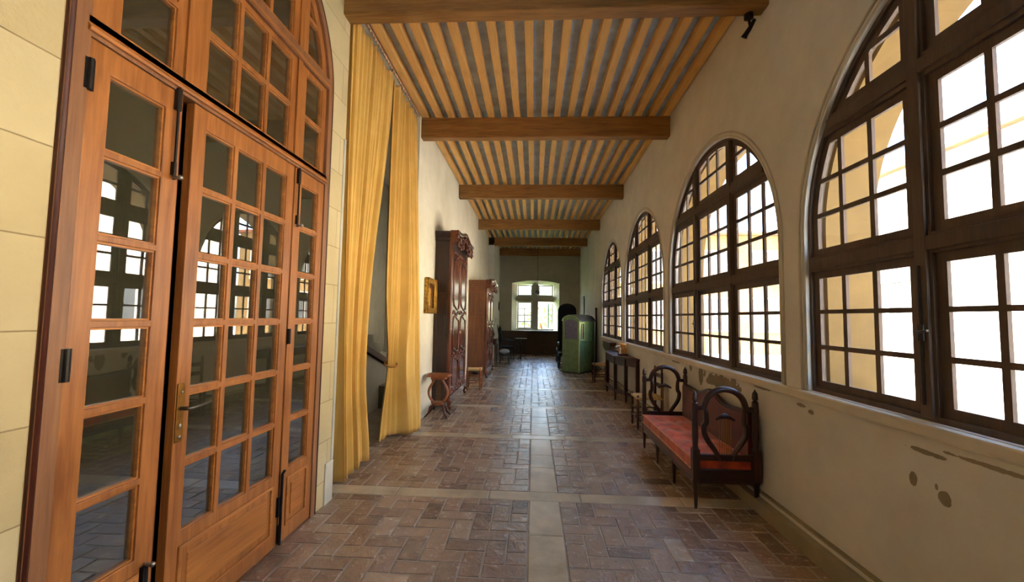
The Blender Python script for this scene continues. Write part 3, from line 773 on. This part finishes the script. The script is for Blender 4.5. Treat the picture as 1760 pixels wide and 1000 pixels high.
for sx in (-1, 1):
    for sy in (-1, 1):
        MB().tube([(-1.42+sx*.05, 6.3+sy*.03, .19), (-1.42+sx*.10, 6.3+sy*.07, .15), (-1.42+sx*.12, 6.3+sy*.09, .07), (-1.42+sx*.165, 6.3+sy*.12, .012)], [.022, .02, .013, .014], 10).build('foot', 'walnut_z', hs_, smooth=True)

# rush stool left
def rush_chair(name, label, cat, loc, rz, w_=.40, d=.38, sh=.44, back=None, wd='stool_wood', grp=None):
    rt = root(name, loc, label, cat, grp, rz=rz)
    def B(m, n, mat, **k): return m.build(n, mat, rt, local=True, **k)
    m = MB(); vs = []; n = 10
    for i in range(n+1):
        for j in range(n+1):
            x, y = -w_/2+w_*i/n, -d/2+d*j/n; k = min(1, 4*min(i, n-i)/n)*min(1, 4*min(j, n-j)/n)
            vs.append((x, y, sh-.012-.010*(1-abs(2*i/n-1))*(1-abs(2*j/n-1))+.012*k))
    fs = [(i*(n+1)+j, (i+1)*(n+1)+j, (i+1)*(n+1)+j+1, i*(n+1)+j+1) for i in range(n) for j in range(n)]; m.add(vs, fs)
    m.box(-w_/2, w_/2, -d/2, d/2, sh-.045, sh-.013); B(m, 'seat', 'rush', bevel=.008)
    for sx in (-1, 1):
        for sy in (-1, 1):
            tall = back and sy < 0; h = back if tall else sh+.01
            pr = [(0, .012), (.04, .017), (.16, .019), (.2, .014), (.23, .020), (h*.9 if not tall else sh, .019)]+([(h-.06, .017), (h-.05, .010), (h-.03, .018), (h, .006)] if tall else [(h, .014)])
            B(MB().lathe((sx*(w_/2-.018), sy*(d/2-.018), 0), pr, 10), 'leg', wd, smooth=True)
    for z in (.12, .24):
        for sx in (-1, 1): B(MB().tube([(sx*(w_/2-.018), -d/2+.018, z), (sx*(w_/2-.018), d/2-.018, z)], .010, 8), 'stretcher', wd, smooth=True)
        for sy in (-1, 1): B(MB().tube([(-w_/2+.018, sy*(d/2-.018), z+.03), (w_/2-.018, sy*(d/2-.018), z+.03)], .010, 8), 'stretcher', wd, smooth=True)
    if back:
        k = 0; z = sh+.10
        while z < back-.08:
            pts = [(-w_/2+.02+(w_-.04)*q/8, -d/2+.018-.02*math.sin(PI*q/8)) for q in range(9)]
            poly = pts+[(p[0], p[1]-.012) for p in pts[::-1]]
            B(MB().prism(poly, z, z+.055, axis='z'), 'back_slat', wd, bevel=.004); z += .135
    return rt
rush_chair('rush_stool', 'low stool with straw-coloured rush seat between the two armoires', 'stool', (-1.22, 8.75, 0), 0.03, .30, .34, .44)
rush_chair('rush_chair', 'dark wooden chair with pale rush seat behind the far end of the red bench', 'chair', (1.60, 6.05, 0), PI/2, .36, .36, .45, .84, 'bench_wood')
rush_chair('rush_stool', 'low dark stool with pale rush seat between side table and green sedan chair', 'stool', (1.60, 10.2, 0), 0.0, .34, .36, .44, None, 'bench_wood')

# ------------------------------------------------------------------ bench
bn = root('bench', (1.55, 4.28, 0), 'dark wooden bench with lyre-shaped ends and a red cushioned seat under the windows', 'bench')
BX0, BX1, BY0, BY1 = 1.315, 1.79, 3.52, 5.08
W_ = 'bench_wood'
for yy in (BY0, BY1):
    for x, h, nm in ((BX0, .93, 'front_post'), (BX1, .95, 'back_post')):
        MB().lathe((x, yy, 0), [(0, .011), (.02, .013), (.20, .022), (.215, .030), (.23, .022)], 12).build('leg', W_, bn, smooth=True)
        p = MB(); p.box(x-.028, x+.028, yy-.028, yy+.028, .225, .47)
        p.lathe((x, yy, .47), [(0, .028), (.02, .021), (.10, .026), (.28, .022), (.31, .027), (h-.47-.10, .024), (h-.47-.09, .013), (h-.47-.075, .024), (h-.47-.03, .020), (h-.47-.015, .009), (h-.47, .003)], 14)
        p.build(nm, W_, bn, smooth='auto')
    e = root('dummy', (1.55, yy, 0)); C.objects.unlink(e); bpy.data.objects.remove(e)
    lat = MB()
    # shoulders and hoop
    xc = (BX0+BX1)/2
    hoop = [(BX0+.015, yy, .79), (BX0+.05, yy, .79), (xc-.165, yy, .80)]+[(xc-.16*math.cos(PI*k/14), yy, .80+.145*math.sin(PI*k/14)) for k in range(1, 14)]+[(xc+.165, yy, .80), (BX1-.05, yy, .79), (BX1-.015, yy, .79)]
    lat.tube(hoop, [.020, .020]+[.025]*(len(hoop)-4)+[.020, .020], 10)
    ea = lat.build('hoop', W_, bn, smooth=True)
    for s in (-1, 1):
        pts = []
        for k in range(15):
            t = k/14; z = .79-.40*t
            xx = .165-.05*math.sin(PI*t)*0+(-.10*sstep(.0, .45, t)+.05*sstep(.35, .6, t)-.055*sstep(.6, 1, t))
            xx = .155*(1-t)+.05*t+.06*math.sin(PI*t)**2*(1 if t > .3 else .6)
            pts.append((xc+s*xx, yy, z))
        MB().tube(pts, [.018+.005*math.sin(PI*k/14) for k in range(15)], 10).build('lyre_arm', W_, bn, smooth=True)
    MB().tube([(xc-.075, yy, .70), (xc-.04, yy, .722), (xc, yy, .735), (xc+.04, yy, .722), (xc+.075, yy, .70)], [.01, .014, .022, .014, .01], 10).build('crest', W_, bn, smooth=True)
    for k in range(6):
        MB().tube([(xc-.045+k*.018, yy, .43), (xc-.045+k*.018, yy, .72)], .0028, 6).build('string', 'brass', bn)
    MB().box(BX0+.02, BX1-.02, yy-.016, yy+.016, .38, .43).build('end_rail', 'bench_wood_x', bn, bevel=.005)
    MB().box(BX0+.02, BX1-.02, yy-.018, yy+.018, .20, .31).build('end_rail', 'bench_wood_x', bn, bevel=.005)
MB().box(BX0-.018, BX0+.018, BY0+.02, BY1-.02, .19, .23).build('front_rail', W_, bn, bevel=.006)
MB().box(BX0-.024, BX0+.02, BY0+.026, BY1-.026, .232, .30).build('seat_border', 'red_dark_velvet', bn, bevel=.008)
MB().box(BX1-.018, BX1+.018, BY0+.02, BY1-.02, .20, .30).build('back_rail', W_, bn, bevel=.006)
for y in (4.04, 4.56):
    for x in (BX0, BX1): MB().lathe((x, y, 0), [(0, .010), (.17, .020), (.19, .026), (.21, .020)], 12).build('leg', W_, bn, smooth=True)
MB().box(BX0, BX1, BY0+.02, BY1-.02, .27, .30).build('seat_base', 'red_dark_velvet', bn)
m = MB(); nu, nv = 40, 16; vs = []
def cush(u, v, top):
    x = BX0-.022+(BX1-BX0-.0)*v; y = BY0+.028+(BY1-BY0-.056)*u
    ed = min(1, 7*min(u, 1-u))*min(1, 5*min(v, 1-v)); z = (.385+.028*ed**.5+.009*math.sin(27*u+4*v+2*math.sin(5*v))*ed+.006*math.sin(23*v+9*u)*ed) if top else .30
    return (x, y, z)
for i in range(nu+1):
    for j in range(nv+1): vs.append(cush(i/nu, j/nv, True))
fs = [(i*(nv+1)+j, (i+1)*(nv+1)+j, (i+1)*(nv+1)+j+1, i*(nv+1)+j+1) for i in range(nu) for j in range(nv)]
m.add(vs, fs)
a, b_, c_, d_ = cush(0, 0, True), cush(1, 0, True), cush(1, 1, True), cush(0, 1, True)
low = [(p[0], p[1], .298) for p in (a, b_, c_, d_)]
m.add([a, b_, c_, d_]+low, [(0, 1, 5, 4), (1, 2, 6, 5), (2, 3, 7, 6), (3, 0, 4, 7), (4, 5, 6, 7)])
cu = m.build('cushion', 'red_velvet', bn, smooth='auto')
m = MB(); m.tube([(a[0]-.003, a[1], a[2]), (b_[0]-.003, b_[1], b_[2]), (c_[0], c_[1], c_[2]), (d_[0], d_[1], d_[2])], .006, 8, close=True)
m.tube([(a[0]-.003, a[1], .304), (b_[0]-.003, b_[1], .304)], .006, 8); tag(m.build('piping', 'piping_cloth', cu, smooth=True), 'pale piping along the cushion edge')
# upholstered back with serpentine top
n = 40; L_ = BY1-BY0-.06; topc = [(BY0+.03+L_*k/n, .74+.115*math.exp(-((k/n-.5)/.16)**2)-.05*math.sin(PI*k/n)**2*0+.03*math.cos(2*PI*k/n)) for k in range(n+1)]
MB().prism([(BY0+.03, .30), (BY1-.03, .30)]+[(p[0], p[1]-.03) for p in topc[::-1]], BX1-.045, BX1-.005).build('back_panel', 'red_dark_velvet', bn, bevel=.012)
MB().tube([(BX1-.02, p[0], p[1]-.02) for p in topc], .020, 10).build('top_rail', W_, bn, smooth=True)

# ------------------------------------------------------------------ side table + drum box
tb = root('side_table', (1.66, 8.5, 0), 'dark narrow side table with many legs under the windows, carrying the small orange drum', 'table')
poly = [(1.835, 7.35), (1.50, 7.95), (1.50, 8.9), (1.60, 9.35), (1.835, 9.45)]
cx_, cy_ = 1.72, 8.5
def sc_(p, k): return (cx_+(p[0]-cx_)*k, cy_+(p[1]-cy_)*k)
MB().prism([p for p in poly], .785, .815, axis='z').build('tabletop', 'table_wood', tb, bevel=.006)
pi_ = [(1.82, 7.42), (1.525, 7.98), (1.525, 8.88), (1.615, 9.31), (1.82, 9.40)]
for i in range(len(pi_)-1):
    a, b_ = Vector(pi_[i]+(0,)), Vector(pi_[i+1]+(0,)); d = (b_-a).normalized(); nn = Vector((-d.y, d.x, 0))*.012
    MB().prism([(a+nn)[:2], (b_+nn)[:2], (b_-nn)[:2], (a-nn)[:2]], .66, .785, axis='z').build('apron', 'bench_wood', tb)
for (x, y) in ((1.81, 7.44), (1.67, 7.71), (1.535, 7.99), (1.535, 8.87), (1.62, 9.29), (1.80, 9.36)):
    m = MB(); m.box(x-.03, x+.03, y-.03, y+.03, .14, .785); m.lathe((x, y, 0), [(0, .014), (.03, .022), (.14, .018)], 10); m.build('leg', 'bench_wood', tb, bevel=.003)
m = MB()
for i in range(3):
    a, b_ = Vector(pi_[i]+(0,)), Vector(pi_[i+1]+(0,)); d = (b_-a).normalized(); nn = Vector((-d.y, d.x, 0))*.012
    m.prism([(a+nn)[:2], (b_+nn)[:2], (b_-nn)[:2], (a-nn)[:2]], .14, .20, axis='z')
m.build('stretcher', 'bench_wood', tb)
db = root('drum_box', (1.70, 8.12, .815), 'small orange-brown wooden drum with a pale crank handle on the dark side table', 'box')
MB().box(1.62, 1.78, 8.02, 8.22, .816, .845).build('base', 'bench_wood', db, bevel=.006)
MB().lathe((1.70, 8.12, .845), [(0, .055), (.02, .07), (.04, .082), (.15, .082), (.18, .078), (.195, .06)], 20).build('drum', 'drum_orange', db, smooth='auto')
MB().tube([(1.70, 8.12, .98), (1.62, 8.05, 1.0), (1.55, 7.98, .985)], .008, 8).ball((1.55, 7.98, .985), .015).build('handle', 'ivory', db, smooth=True)
MB().lathe((1.64, 8.05, .845), [(0, .02), (.03, .022), (.06, .012), (.1, .02), (.12, .004)], 10).build('knob', 'ivory', db, smooth=True)
sb = root('wall_shelf', (1.80, 9.95, .9), 'dark red-brown curved wooden shelf box fixed below the window sill beyond the side table', 'shelf')
n = 12; pts = [(9.45, .96), (10.45, .96)]+[(10.45-1.0*(k/n), .96-.20*math.sin(PI*(.15+.85*k/n)*.95)**.6) for k in range(n+1)]
MB().prism(pts, 1.70, 1.835).build('front_board', 'walnut_z', sb, bevel=.01)
MB().box(1.685, 1.84, 9.43, 10.47, .955, .975).build('lid', 'walnut_z', sb, bevel=.005)

# ------------------------------------------------------------------ sedan chair
an = math.atan2(11.475-11.76, 1.236-.818)   # direction of the dark front face
sd_ = root('sedan_chair', (1.236, 11.475, 0), 'green painted sedan chair with arched roof and small side window', 'sedan chair', rz=an)
# local: front face runs along -x from the origin (width FW), depth runs along +y (DP)
FW, DP, SHH, RZ = .52, .90, 1.42, .17
def SB(m, n, mat, p=sd_, **k): return m.build(n, mat, p, local=True, **k)
ft = [(-FW, .03), (0, .03), (0, SHH)]+[(-FW/2+FW/2*math.cos(PI*k/16), SHH+RZ*math.sin(PI*k/16)) for k in range(1, 16)]+[(-FW, SHH)]
win = [(-FW+.06, .93), (-.06, .93), (-.06, 1.38)]+[(-FW/2+(FW/2-.06)*math.cos(PI*k/10), 1.38+.09*math.sin(PI*k/10)) for k in range(1, 10)]+[(-FW+.06, 1.38)]
fd = SB(MB().prism(ft, 0, .03, holes=[win], axis='y'), 'front_panel', 'green_paint', bevel=.004)
SB(MB().prism([(p[0]*.98-.006, p[1]) for p in win], .012, .018, axis='y'), 'blind', 'blue_blind', fd)
SB(MB().prism(ft, DP-.03, DP, axis='y'), 'back_panel', 'green_paint')
for nm, x0 in (('side_panel', -.03), ('side_panel', -FW)):
    hol = [[(.09, .93), (.27, .93), (.27, 1.36), (.09, 1.36)]]
    o = SB(MB().prism([(.03, .03), (DP-.03, .03), (DP-.03, SHH), (.03, SHH)], x0, x0+.03, holes=hol, axis='x'), nm, 'green_paint')
    if x0 == -.03:
        SB(MB().prism([(.065, .90), (.295, .90), (.295, 1.39), (.065, 1.39)], -.001, .014, holes=hol, axis='x'), 'window_trim', 'green_light', o)
        SB(MB().box(-.02, -.015, .20, .225, .93, 1.36), 'curtain_strip', 'ivory', o)
m = MB(); m.box(0, .012, .0, DP, .86, .885).box(0, .012, .0, DP, .50, .52).box(0, .014, 0, DP, .04, .075).box(0, .012, .33, .342, .52, .86).box(0, .012, .62, .632, .52, .86).box(0, .014, DP-.04, DP, .04, SHH)
SB(m, 'moulding', 'green_paint', bevel=.003)
m = MB(); m.box(-.016, .016, -.012, .016, .03, SHH).tube([(-FW/2+FW/2*math.cos(PI*k/16), -.006, SHH+RZ*math.sin(PI*k/16)) for k in range(0, 17)], .013, 8)
SB(m, 'corner_trim', 'green_light', bevel=.003)
m = MB(); m.box(-FW, 0, -.012, 0, .50, .52).box(-FW, 0, -.012, 0, .86, .885).box(-FW, 0, -.014, 0, .04, .08).box(-FW, -FW+.03, -.012, 0, .04, SHH)
SB(m, 'moulding', 'green_paint', bevel=.003)
n = 16; m = MB(); vs = []
for y in (-.02, DP+.02):
    for r_ in (0, .018):
        for k in range(n+1): vs.append((-FW/2+(FW/2+.015+r_)*math.cos(PI*k/n), y, SHH+.002+(RZ+r_)*math.sin(PI*k/n)))
q = n+1; fs = []
for k in range(n):
    fs += [(q+k, q+k+1, 3*q+k+1, 3*q+k), (k, k+1, 2*q+k+1, 2*q+k), (k, k+1, q+k+1, q+k), (2*q+k, 2*q+k+1, 3*q+k+1, 3*q+k)]
m.add(vs, fs); SB(m, 'roof', 'dark_roof', smooth='auto')
SB(MB().box(-FW+.01, -.01, .01, DP-.01, .0, .05), 'floor_board', 'black_gloss')
# dark pole upright behind it
pb = root('wooden_post', (1.81, 12.34, 0), 'dark brown upright wooden post against the window wall behind the green sedan chair', 'post')
MB().box(1.782, 1.84, 12.29, 12.40, .0, .12).build('base', 'walnut_z', pb, bevel=.005)
MB().box(1.786, 1.834, 12.30, 12.39, .12, 1.78).build('shaft', 'walnut_z', pb, bevel=.008)
MB().box(1.78, 1.84, 12.29, 12.40, 1.78, 1.82).build('cap', 'walnut_z', pb, bevel=.008)
# dark round-topped hall seat beyond the sedan chair
hb = root('porter_chair', (1.2, 13.7, 0), 'tall black round-topped chair rising behind the green sedan chair', 'chair')
pts = [(.80, .45), (1.40, .45), (1.40, 1.75)]+[(1.10+.30*math.cos(PI*k/14), 1.75+.24*math.sin(PI*k/14)) for k in range(1, 14)]+[(.80, 1.75)]
MB().prism(pts, 13.9, 13.98, axis='y').build('backrest', 'black_cloth', hb, bevel=.02)
MB().box(.80, 1.40, 13.4, 13.95, .30, .48).build('seat', 'black_cloth', hb, bevel=.03)
for x in (.82, 1.38):
    MB().tube([(x, 13.92, .48), (x, 13.92, .70), (x, 13.6, .72), (x, 13.42, .68), (x, 13.42, .45)], .03, 8).build('arm', 'black_gloss', hb, smooth=True)
    for y in (13.44, 13.92): MB().lathe((x, y, 0), [(0, .018), (.1, .026), (.3, .03)], 10).build('leg', 'black_gloss', hb, smooth=True)
# black carved side chairs in a row
def black_chair(loc, rz, label, grp, arms=False):
    rt = root('black_chair', loc, label, 'chair', grp, rz=rz)
    def B(m, n, mat='black_gloss', **k): return m.build(n, mat, rt, local=True, **k)
    B(MB().box(-.24, .24, -.22, .22, .40, .48), 'seat', 'black_cloth', bevel=.025)
    for x in (-.21, .21):
        B(MB().tube([(x, .19, .42), (x*1.05, .20, .2), (x*1.08, .22, .0)], [.026, .02, .014], 8), 'leg', smooth=True)
        B(MB().tube([(x, -.19, .0), (x, -.20, .42), (x, -.24, .8), (x, -.29, 1.12), (x, -.30, 1.2)], [.016, .022, .022, .02, .012], 8), 'leg', smooth=True)
        if arms: B(MB().tube([(x, -.24, .72), (x*1.15, 0, .70), (x*1.15, .20, .66), (x, .19, .46)], .018, 8), 'arm', smooth=True)
    B(MB().prism([(-.19, .62), (.19, .62), (.19, 1.08), (.10, 1.16), (0, 1.20), (-.10, 1.16), (-.19, 1.08)], -.28, -.24, axis='y'), 'backrest', 'black_cloth', bevel=.015)
    for s in (-.21, .21): B(MB().ball((s, -.30, 1.21), .025), 'finial', 'steel', smooth=True)
    B(MB().tube([(-.2, .2, .18), (.2, .2, .18)], .012, 8), 'stretcher')
    return rt
bc = black_chair((.98, 12.75, 0), PI/2, 'black carved chair with metal studs peeking out left of the green sedan chair', 'black chairs along the right wall')
c_ = dup(bc, (1.02, 14.65, 0), PI/2, 'black carved chair with metal studs farther back near the end window, right side'); 
bc2 = black_chair((-.95, 15.0, 0), -PI/2+.3, 'black upholstered armchair standing left of the end window', 'black chairs on the left', True)
tt = root('small_table', (-.45, 15.0, 0), 'small round pale-topped table beside the black armchair by the end window', 'table')
MB().lathe((-.45, 15.0, .74), [(0, .20), (.02, .22), (.025, .21)], 20).build('tabletop', 'plaster_grey', tt)
MB().lathe((-.45, 15.0, 0), [(.0, .02), (.3, .025), (.5, .03), (.74, .02)], 12).build('pedestal', 'bench_wood', tt, smooth=True)
for k in range(3):
    a = 2*PI*k/3; MB().tube([(-.45, 15.0, .2), (-.45+.12*math.cos(a), 15+.12*math.sin(a), .12), (-.45+.2*math.cos(a), 15+.2*math.sin(a), .012)], .014, 8).build('foot', 'bench_wood', tt, smooth=True)
ws = root('upholstered_stool', (-.93, 13.6, 0), 'small stool with pale grey-white seat on dark legs beyond the second armoire', 'stool')
MB().ball((-.93, 13.6, .40), (.17, .17, .08), 14).build('seat', 'white_cloth', ws, smooth=True)
for sx in (-1, 1):
    for sy in (-1, 1): MB().tube([(-.93+sx*.10, 13.6+sy*.10, .38), (-.93+sx*.15, 13.6+sy*.15, .0)], [.018, .012], 8).build('leg', 'black_gloss', ws)
ct = root('console_table', (-1.40, 13.2, 0), 'dark console table against the left wall beyond the second armoire', 'table')
MB().box(-1.63, -1.12, 12.75, 13.4, .80, .84).build('tabletop', 'bench_wood', ct, bevel=.006)
MB().box(-1.62, -1.15, 12.78, 13.37, .66, .80).build('apron', 'bench_wood', ct)
for x in (-1.60, -1.16):
    for y in (12.79, 13.36): MB().lathe((x, y, 0), [(0, .012), (.1, .018), (.66, .028)], 10).build('leg', 'bench_wood', ct, smooth=True)
vs_ = root('flower_vase', (-1.28, 13.0, .84), 'dark vase with pale blossoms on the console table at the end of the left wall', 'vase')
MB().lathe((-1.28, 13.0, .841), [(0, .05), (.03, .045), (.12, .08), (.2, .06), (.25, .035), (.28, .05)], 16).build('vase_body', 'black_gloss', vs_, smooth=True)
m = MB(); g_ = MB(); rnd = random.Random(4)
for k in range(16):
    a = rnd.random()*6.28; r_ = rnd.uniform(.03, .15); z = rnd.uniform(1.2, 1.55); px_, py_ = -1.28+r_*math.cos(a), 13.0+r_*math.sin(a)
    g_.tube([(-1.28, 13.0, 1.08), (px_*.6-1.28*.4, py_*.6+13*.4, (z+1.1)/2), (px_, py_, z)], .004, 5)
    for q in range(5): m.ball((px_+.02*math.cos(q*1.257), py_+.02*math.sin(q*1.257), z), (.016, .016, .010), 6)
m.build('blossom', 'white_cloth', vs_); g_.build('stem', 'green_paint', vs_)
m = root('oval_picture', (-1.40, 15.9, 1.95), 'small dark red-brown oval frame on the left wall near the end window', 'picture')
MB().tube([(-1.42, 16.9+.13*math.cos(2*PI*k/20), 1.95+.17*math.sin(2*PI*k/20)) for k in range(20)], .02, 8, close=True).build('picture_frame', 'walnut_z', m, smooth=True)
MB().prism([(16.9+.125*math.cos(2*PI*k/20), 1.95+.165*math.sin(2*PI*k/20)) for k in range(20)], -1.428, -1.415).build('canvas', 'plaster_grey', m)
m = root('mirror', (1.83, 15.7, 1.98), 'narrow dark-framed mirror on the right wall near the end window', 'mirror')
ring(15.4, 15.95, 1.66, 2.32, .05, 1.81, 1.845).build('mirror_frame', 'black_gloss', m, bevel=.008)
MB().box(1.82, 1.84, 15.44, 15.91, 1.70, 2.28).build('mirror_glass', 'steel', m)
# pendant by the end window
pd = root('pendant_lamp', (.122, 15.6, 2.4), 'small glass pendant lamp on a long cord in front of the end window', 'lamp')
MB().tube([(.122, 15.6, 4.42), (.122, 15.6, 2.55)], .008, 6).build('cord', 'iron', pd)
MB().lathe((.122, 15.6, 2.36), [(0, .02), (.03, .07), (.09, .11), (.12, .09), (.16, .03), (.2, .012)], 16).build('lamp_shade', 'steel', pd, smooth=True)
for k in range(4):
    a = PI/2*k; MB().tube([(.122, 15.6, 2.42), (.122+.12*math.cos(a), 15.6+.12*math.sin(a), 2.38), (.122+.16*math.cos(a), 15.6+.16*math.sin(a), 2.46)], .006, 6).build('arm', 'brass', pd, smooth=True)
# spotlight
sp = root('spotlight', (1.77, 3.40, 4.03), 'small black spotlight fixed under the right end of the nearest beam', 'spotlight')
MB().lathe((1.74, 3.40, 3.985), [(0, .02), (.01, .036), (.045, .036)], 14).build('mount', 'iron', sp, smooth='auto')
MB().tube([(1.74, 3.40, 3.99), (1.765, 3.43, 3.95)], .01, 8).build('arm', 'iron', sp)
MB().tube([(1.79, 3.40, 3.99), (1.765, 3.44, 3.935), (1.745, 3.47, 3.90), (1.738, 3.48, 3.885)], [.014, .019, .022, .027], 12).build('lamp_head', 'iron', sp, smooth='auto')

# ------------------------------------------------------------------ outside
g = MB(); g.box(2.29, 60, -40, 60, -.5, -.3); struct(g.build('floor_courtyard', 'court_stone'))
g = MB(); g.box(-60, 2.28, 17.91, 90, -1.5, -1.3); struct(g.build('floor_garden', 'leaves'))
def house(name, label, x0, x1, y0, y1, H, face, wins, mat='facade'):
    rt = root(name, ((x0+x1)/2, (y0+y1)/2, -.3), label, 'building')
    MB().box(x0, x1, y0, y1, -.3, H).build('wall', mat, rt)
    MB().box(x0-.3, x1+.3, y0-.3, y1+.3, H, H+.12).build('eaves', 'roof_tile', rt)
    cx, cy = (x0+x1)/2, (y0+y1)/2
    m = MB(); m.add([(x0-.3, y0-.3, H+.12), (x1+.3, y0-.3, H+.12), (x1+.3, y1+.3, H+.12), (x0-.3, y1+.3, H+.12), (cx, y0+2 if y1-y0 > x1-x0 else cy, H+1.1), (cx, y1-2 if y1-y0 > x1-x0 else cy, H+1.1)],
          [(0, 1, 4), (2, 3, 5), (1, 2, 5, 4), (3, 0, 4, 5)]); m.build('roof', 'roof_tile', rt)
    for (a, b_, z0, z1) in wins:
        if face == 'x': f = MB().prism([(a, z0), (b_, z0), (b_, z1), (a, z1)], x0-.06, x0+.01, holes=[[(a+.1, z0+.1), ((a+b_)/2-.05, z0+.1), ((a+b_)/2-.05, z1-.1), (a+.1, z1-.1)], [((a+b_)/2+.05, z0+.1), (b_-.1, z0+.1), (b_-.1, z1-.1), ((a+b_)/2+.05, z1-.1)]]).build('window', 'pale_facade', rt); MB().box(x0-.02, x0+.005, a+.05, b_-.05, z0+.05, z1-.05).build('pane', 'window_dark', f)
        else: f = MB().prism([(a, z0), (b_, z0), (b_, z1), (a, z1)], y0-.06, y0+.01, holes=[[(a+.1, z0+.1), ((a+b_)/2-.05, z0+.1), ((a+b_)/2-.05, z1-.1), (a+.1, z1-.1)], [((a+b_)/2+.05, z0+.1), (b_-.1, z0+.1), (b_-.1, z1-.1), ((a+b_)/2+.05, z1-.1)]], axis='y').build('window', 'pale_facade', rt); MB().box(a+.05, b_-.05, y0-.02, y0+.005, z0+.05, z1-.05).build('pane', 'window_dark', f)
house('courtyard_wing', 'sunlit pale building across the courtyard with tiled eaves, seen through the nearest window', 14, 20, -20, 23, 7.4, 'x', [(y, y+1.6, 1.0, 3.2) for y in (-6, 0, 6, 16.5)], 'pale_facade')
house('courtyard_wing', 'yellow plastered building closing the courtyard, its windows seen through the second window', 2.6, 14, 23.5, 29, 6.2, 'y', [(x, x+1.5, z, z+1.9) for x in (3.6, 6.4, 9.2, 11.8) for z in (.9, 3.5)], 'facade')
tr = root('garden_tree', (0.5, 27, -1.3), 'leafy green tree outside the open end window', 'tree')
MB().tube([(0.5, 27, -1.3), (.6, 27, 0.2), (.4, 27, 1.2)], [.2, .15, .08], 8).build('trunk', 'walnut_z', tr)
m = MB(); rnd = random.Random(9)
for k in range(500):
    a = rnd.random()*6.28; r_ = 1.5*rnd.random()**.5; z = rnd.uniform(-.6, 2.2); rr_ = r_*math.sqrt(max(.05, 1-((z-.7)/1.7)**2))
    cx, cy = .5+rr_*math.cos(a), 27+rr_*math.sin(a); d1 = Vector((rnd.uniform(-1, 1), rnd.uniform(-1, 1), rnd.uniform(-1, 1))).normalized()*.13; d2 = d1.cross(Vector((rnd.uniform(-1, 1), rnd.uniform(-1, 1), rnd.uniform(-1, 1)))).normalized()*.08
    p = Vector((cx, cy, z)); m.add([p-d1, p+d2, p+d1, p-d2], [(0, 1, 2, 3)])
m.build('foliage', 'leaves', tr, recalc=False)
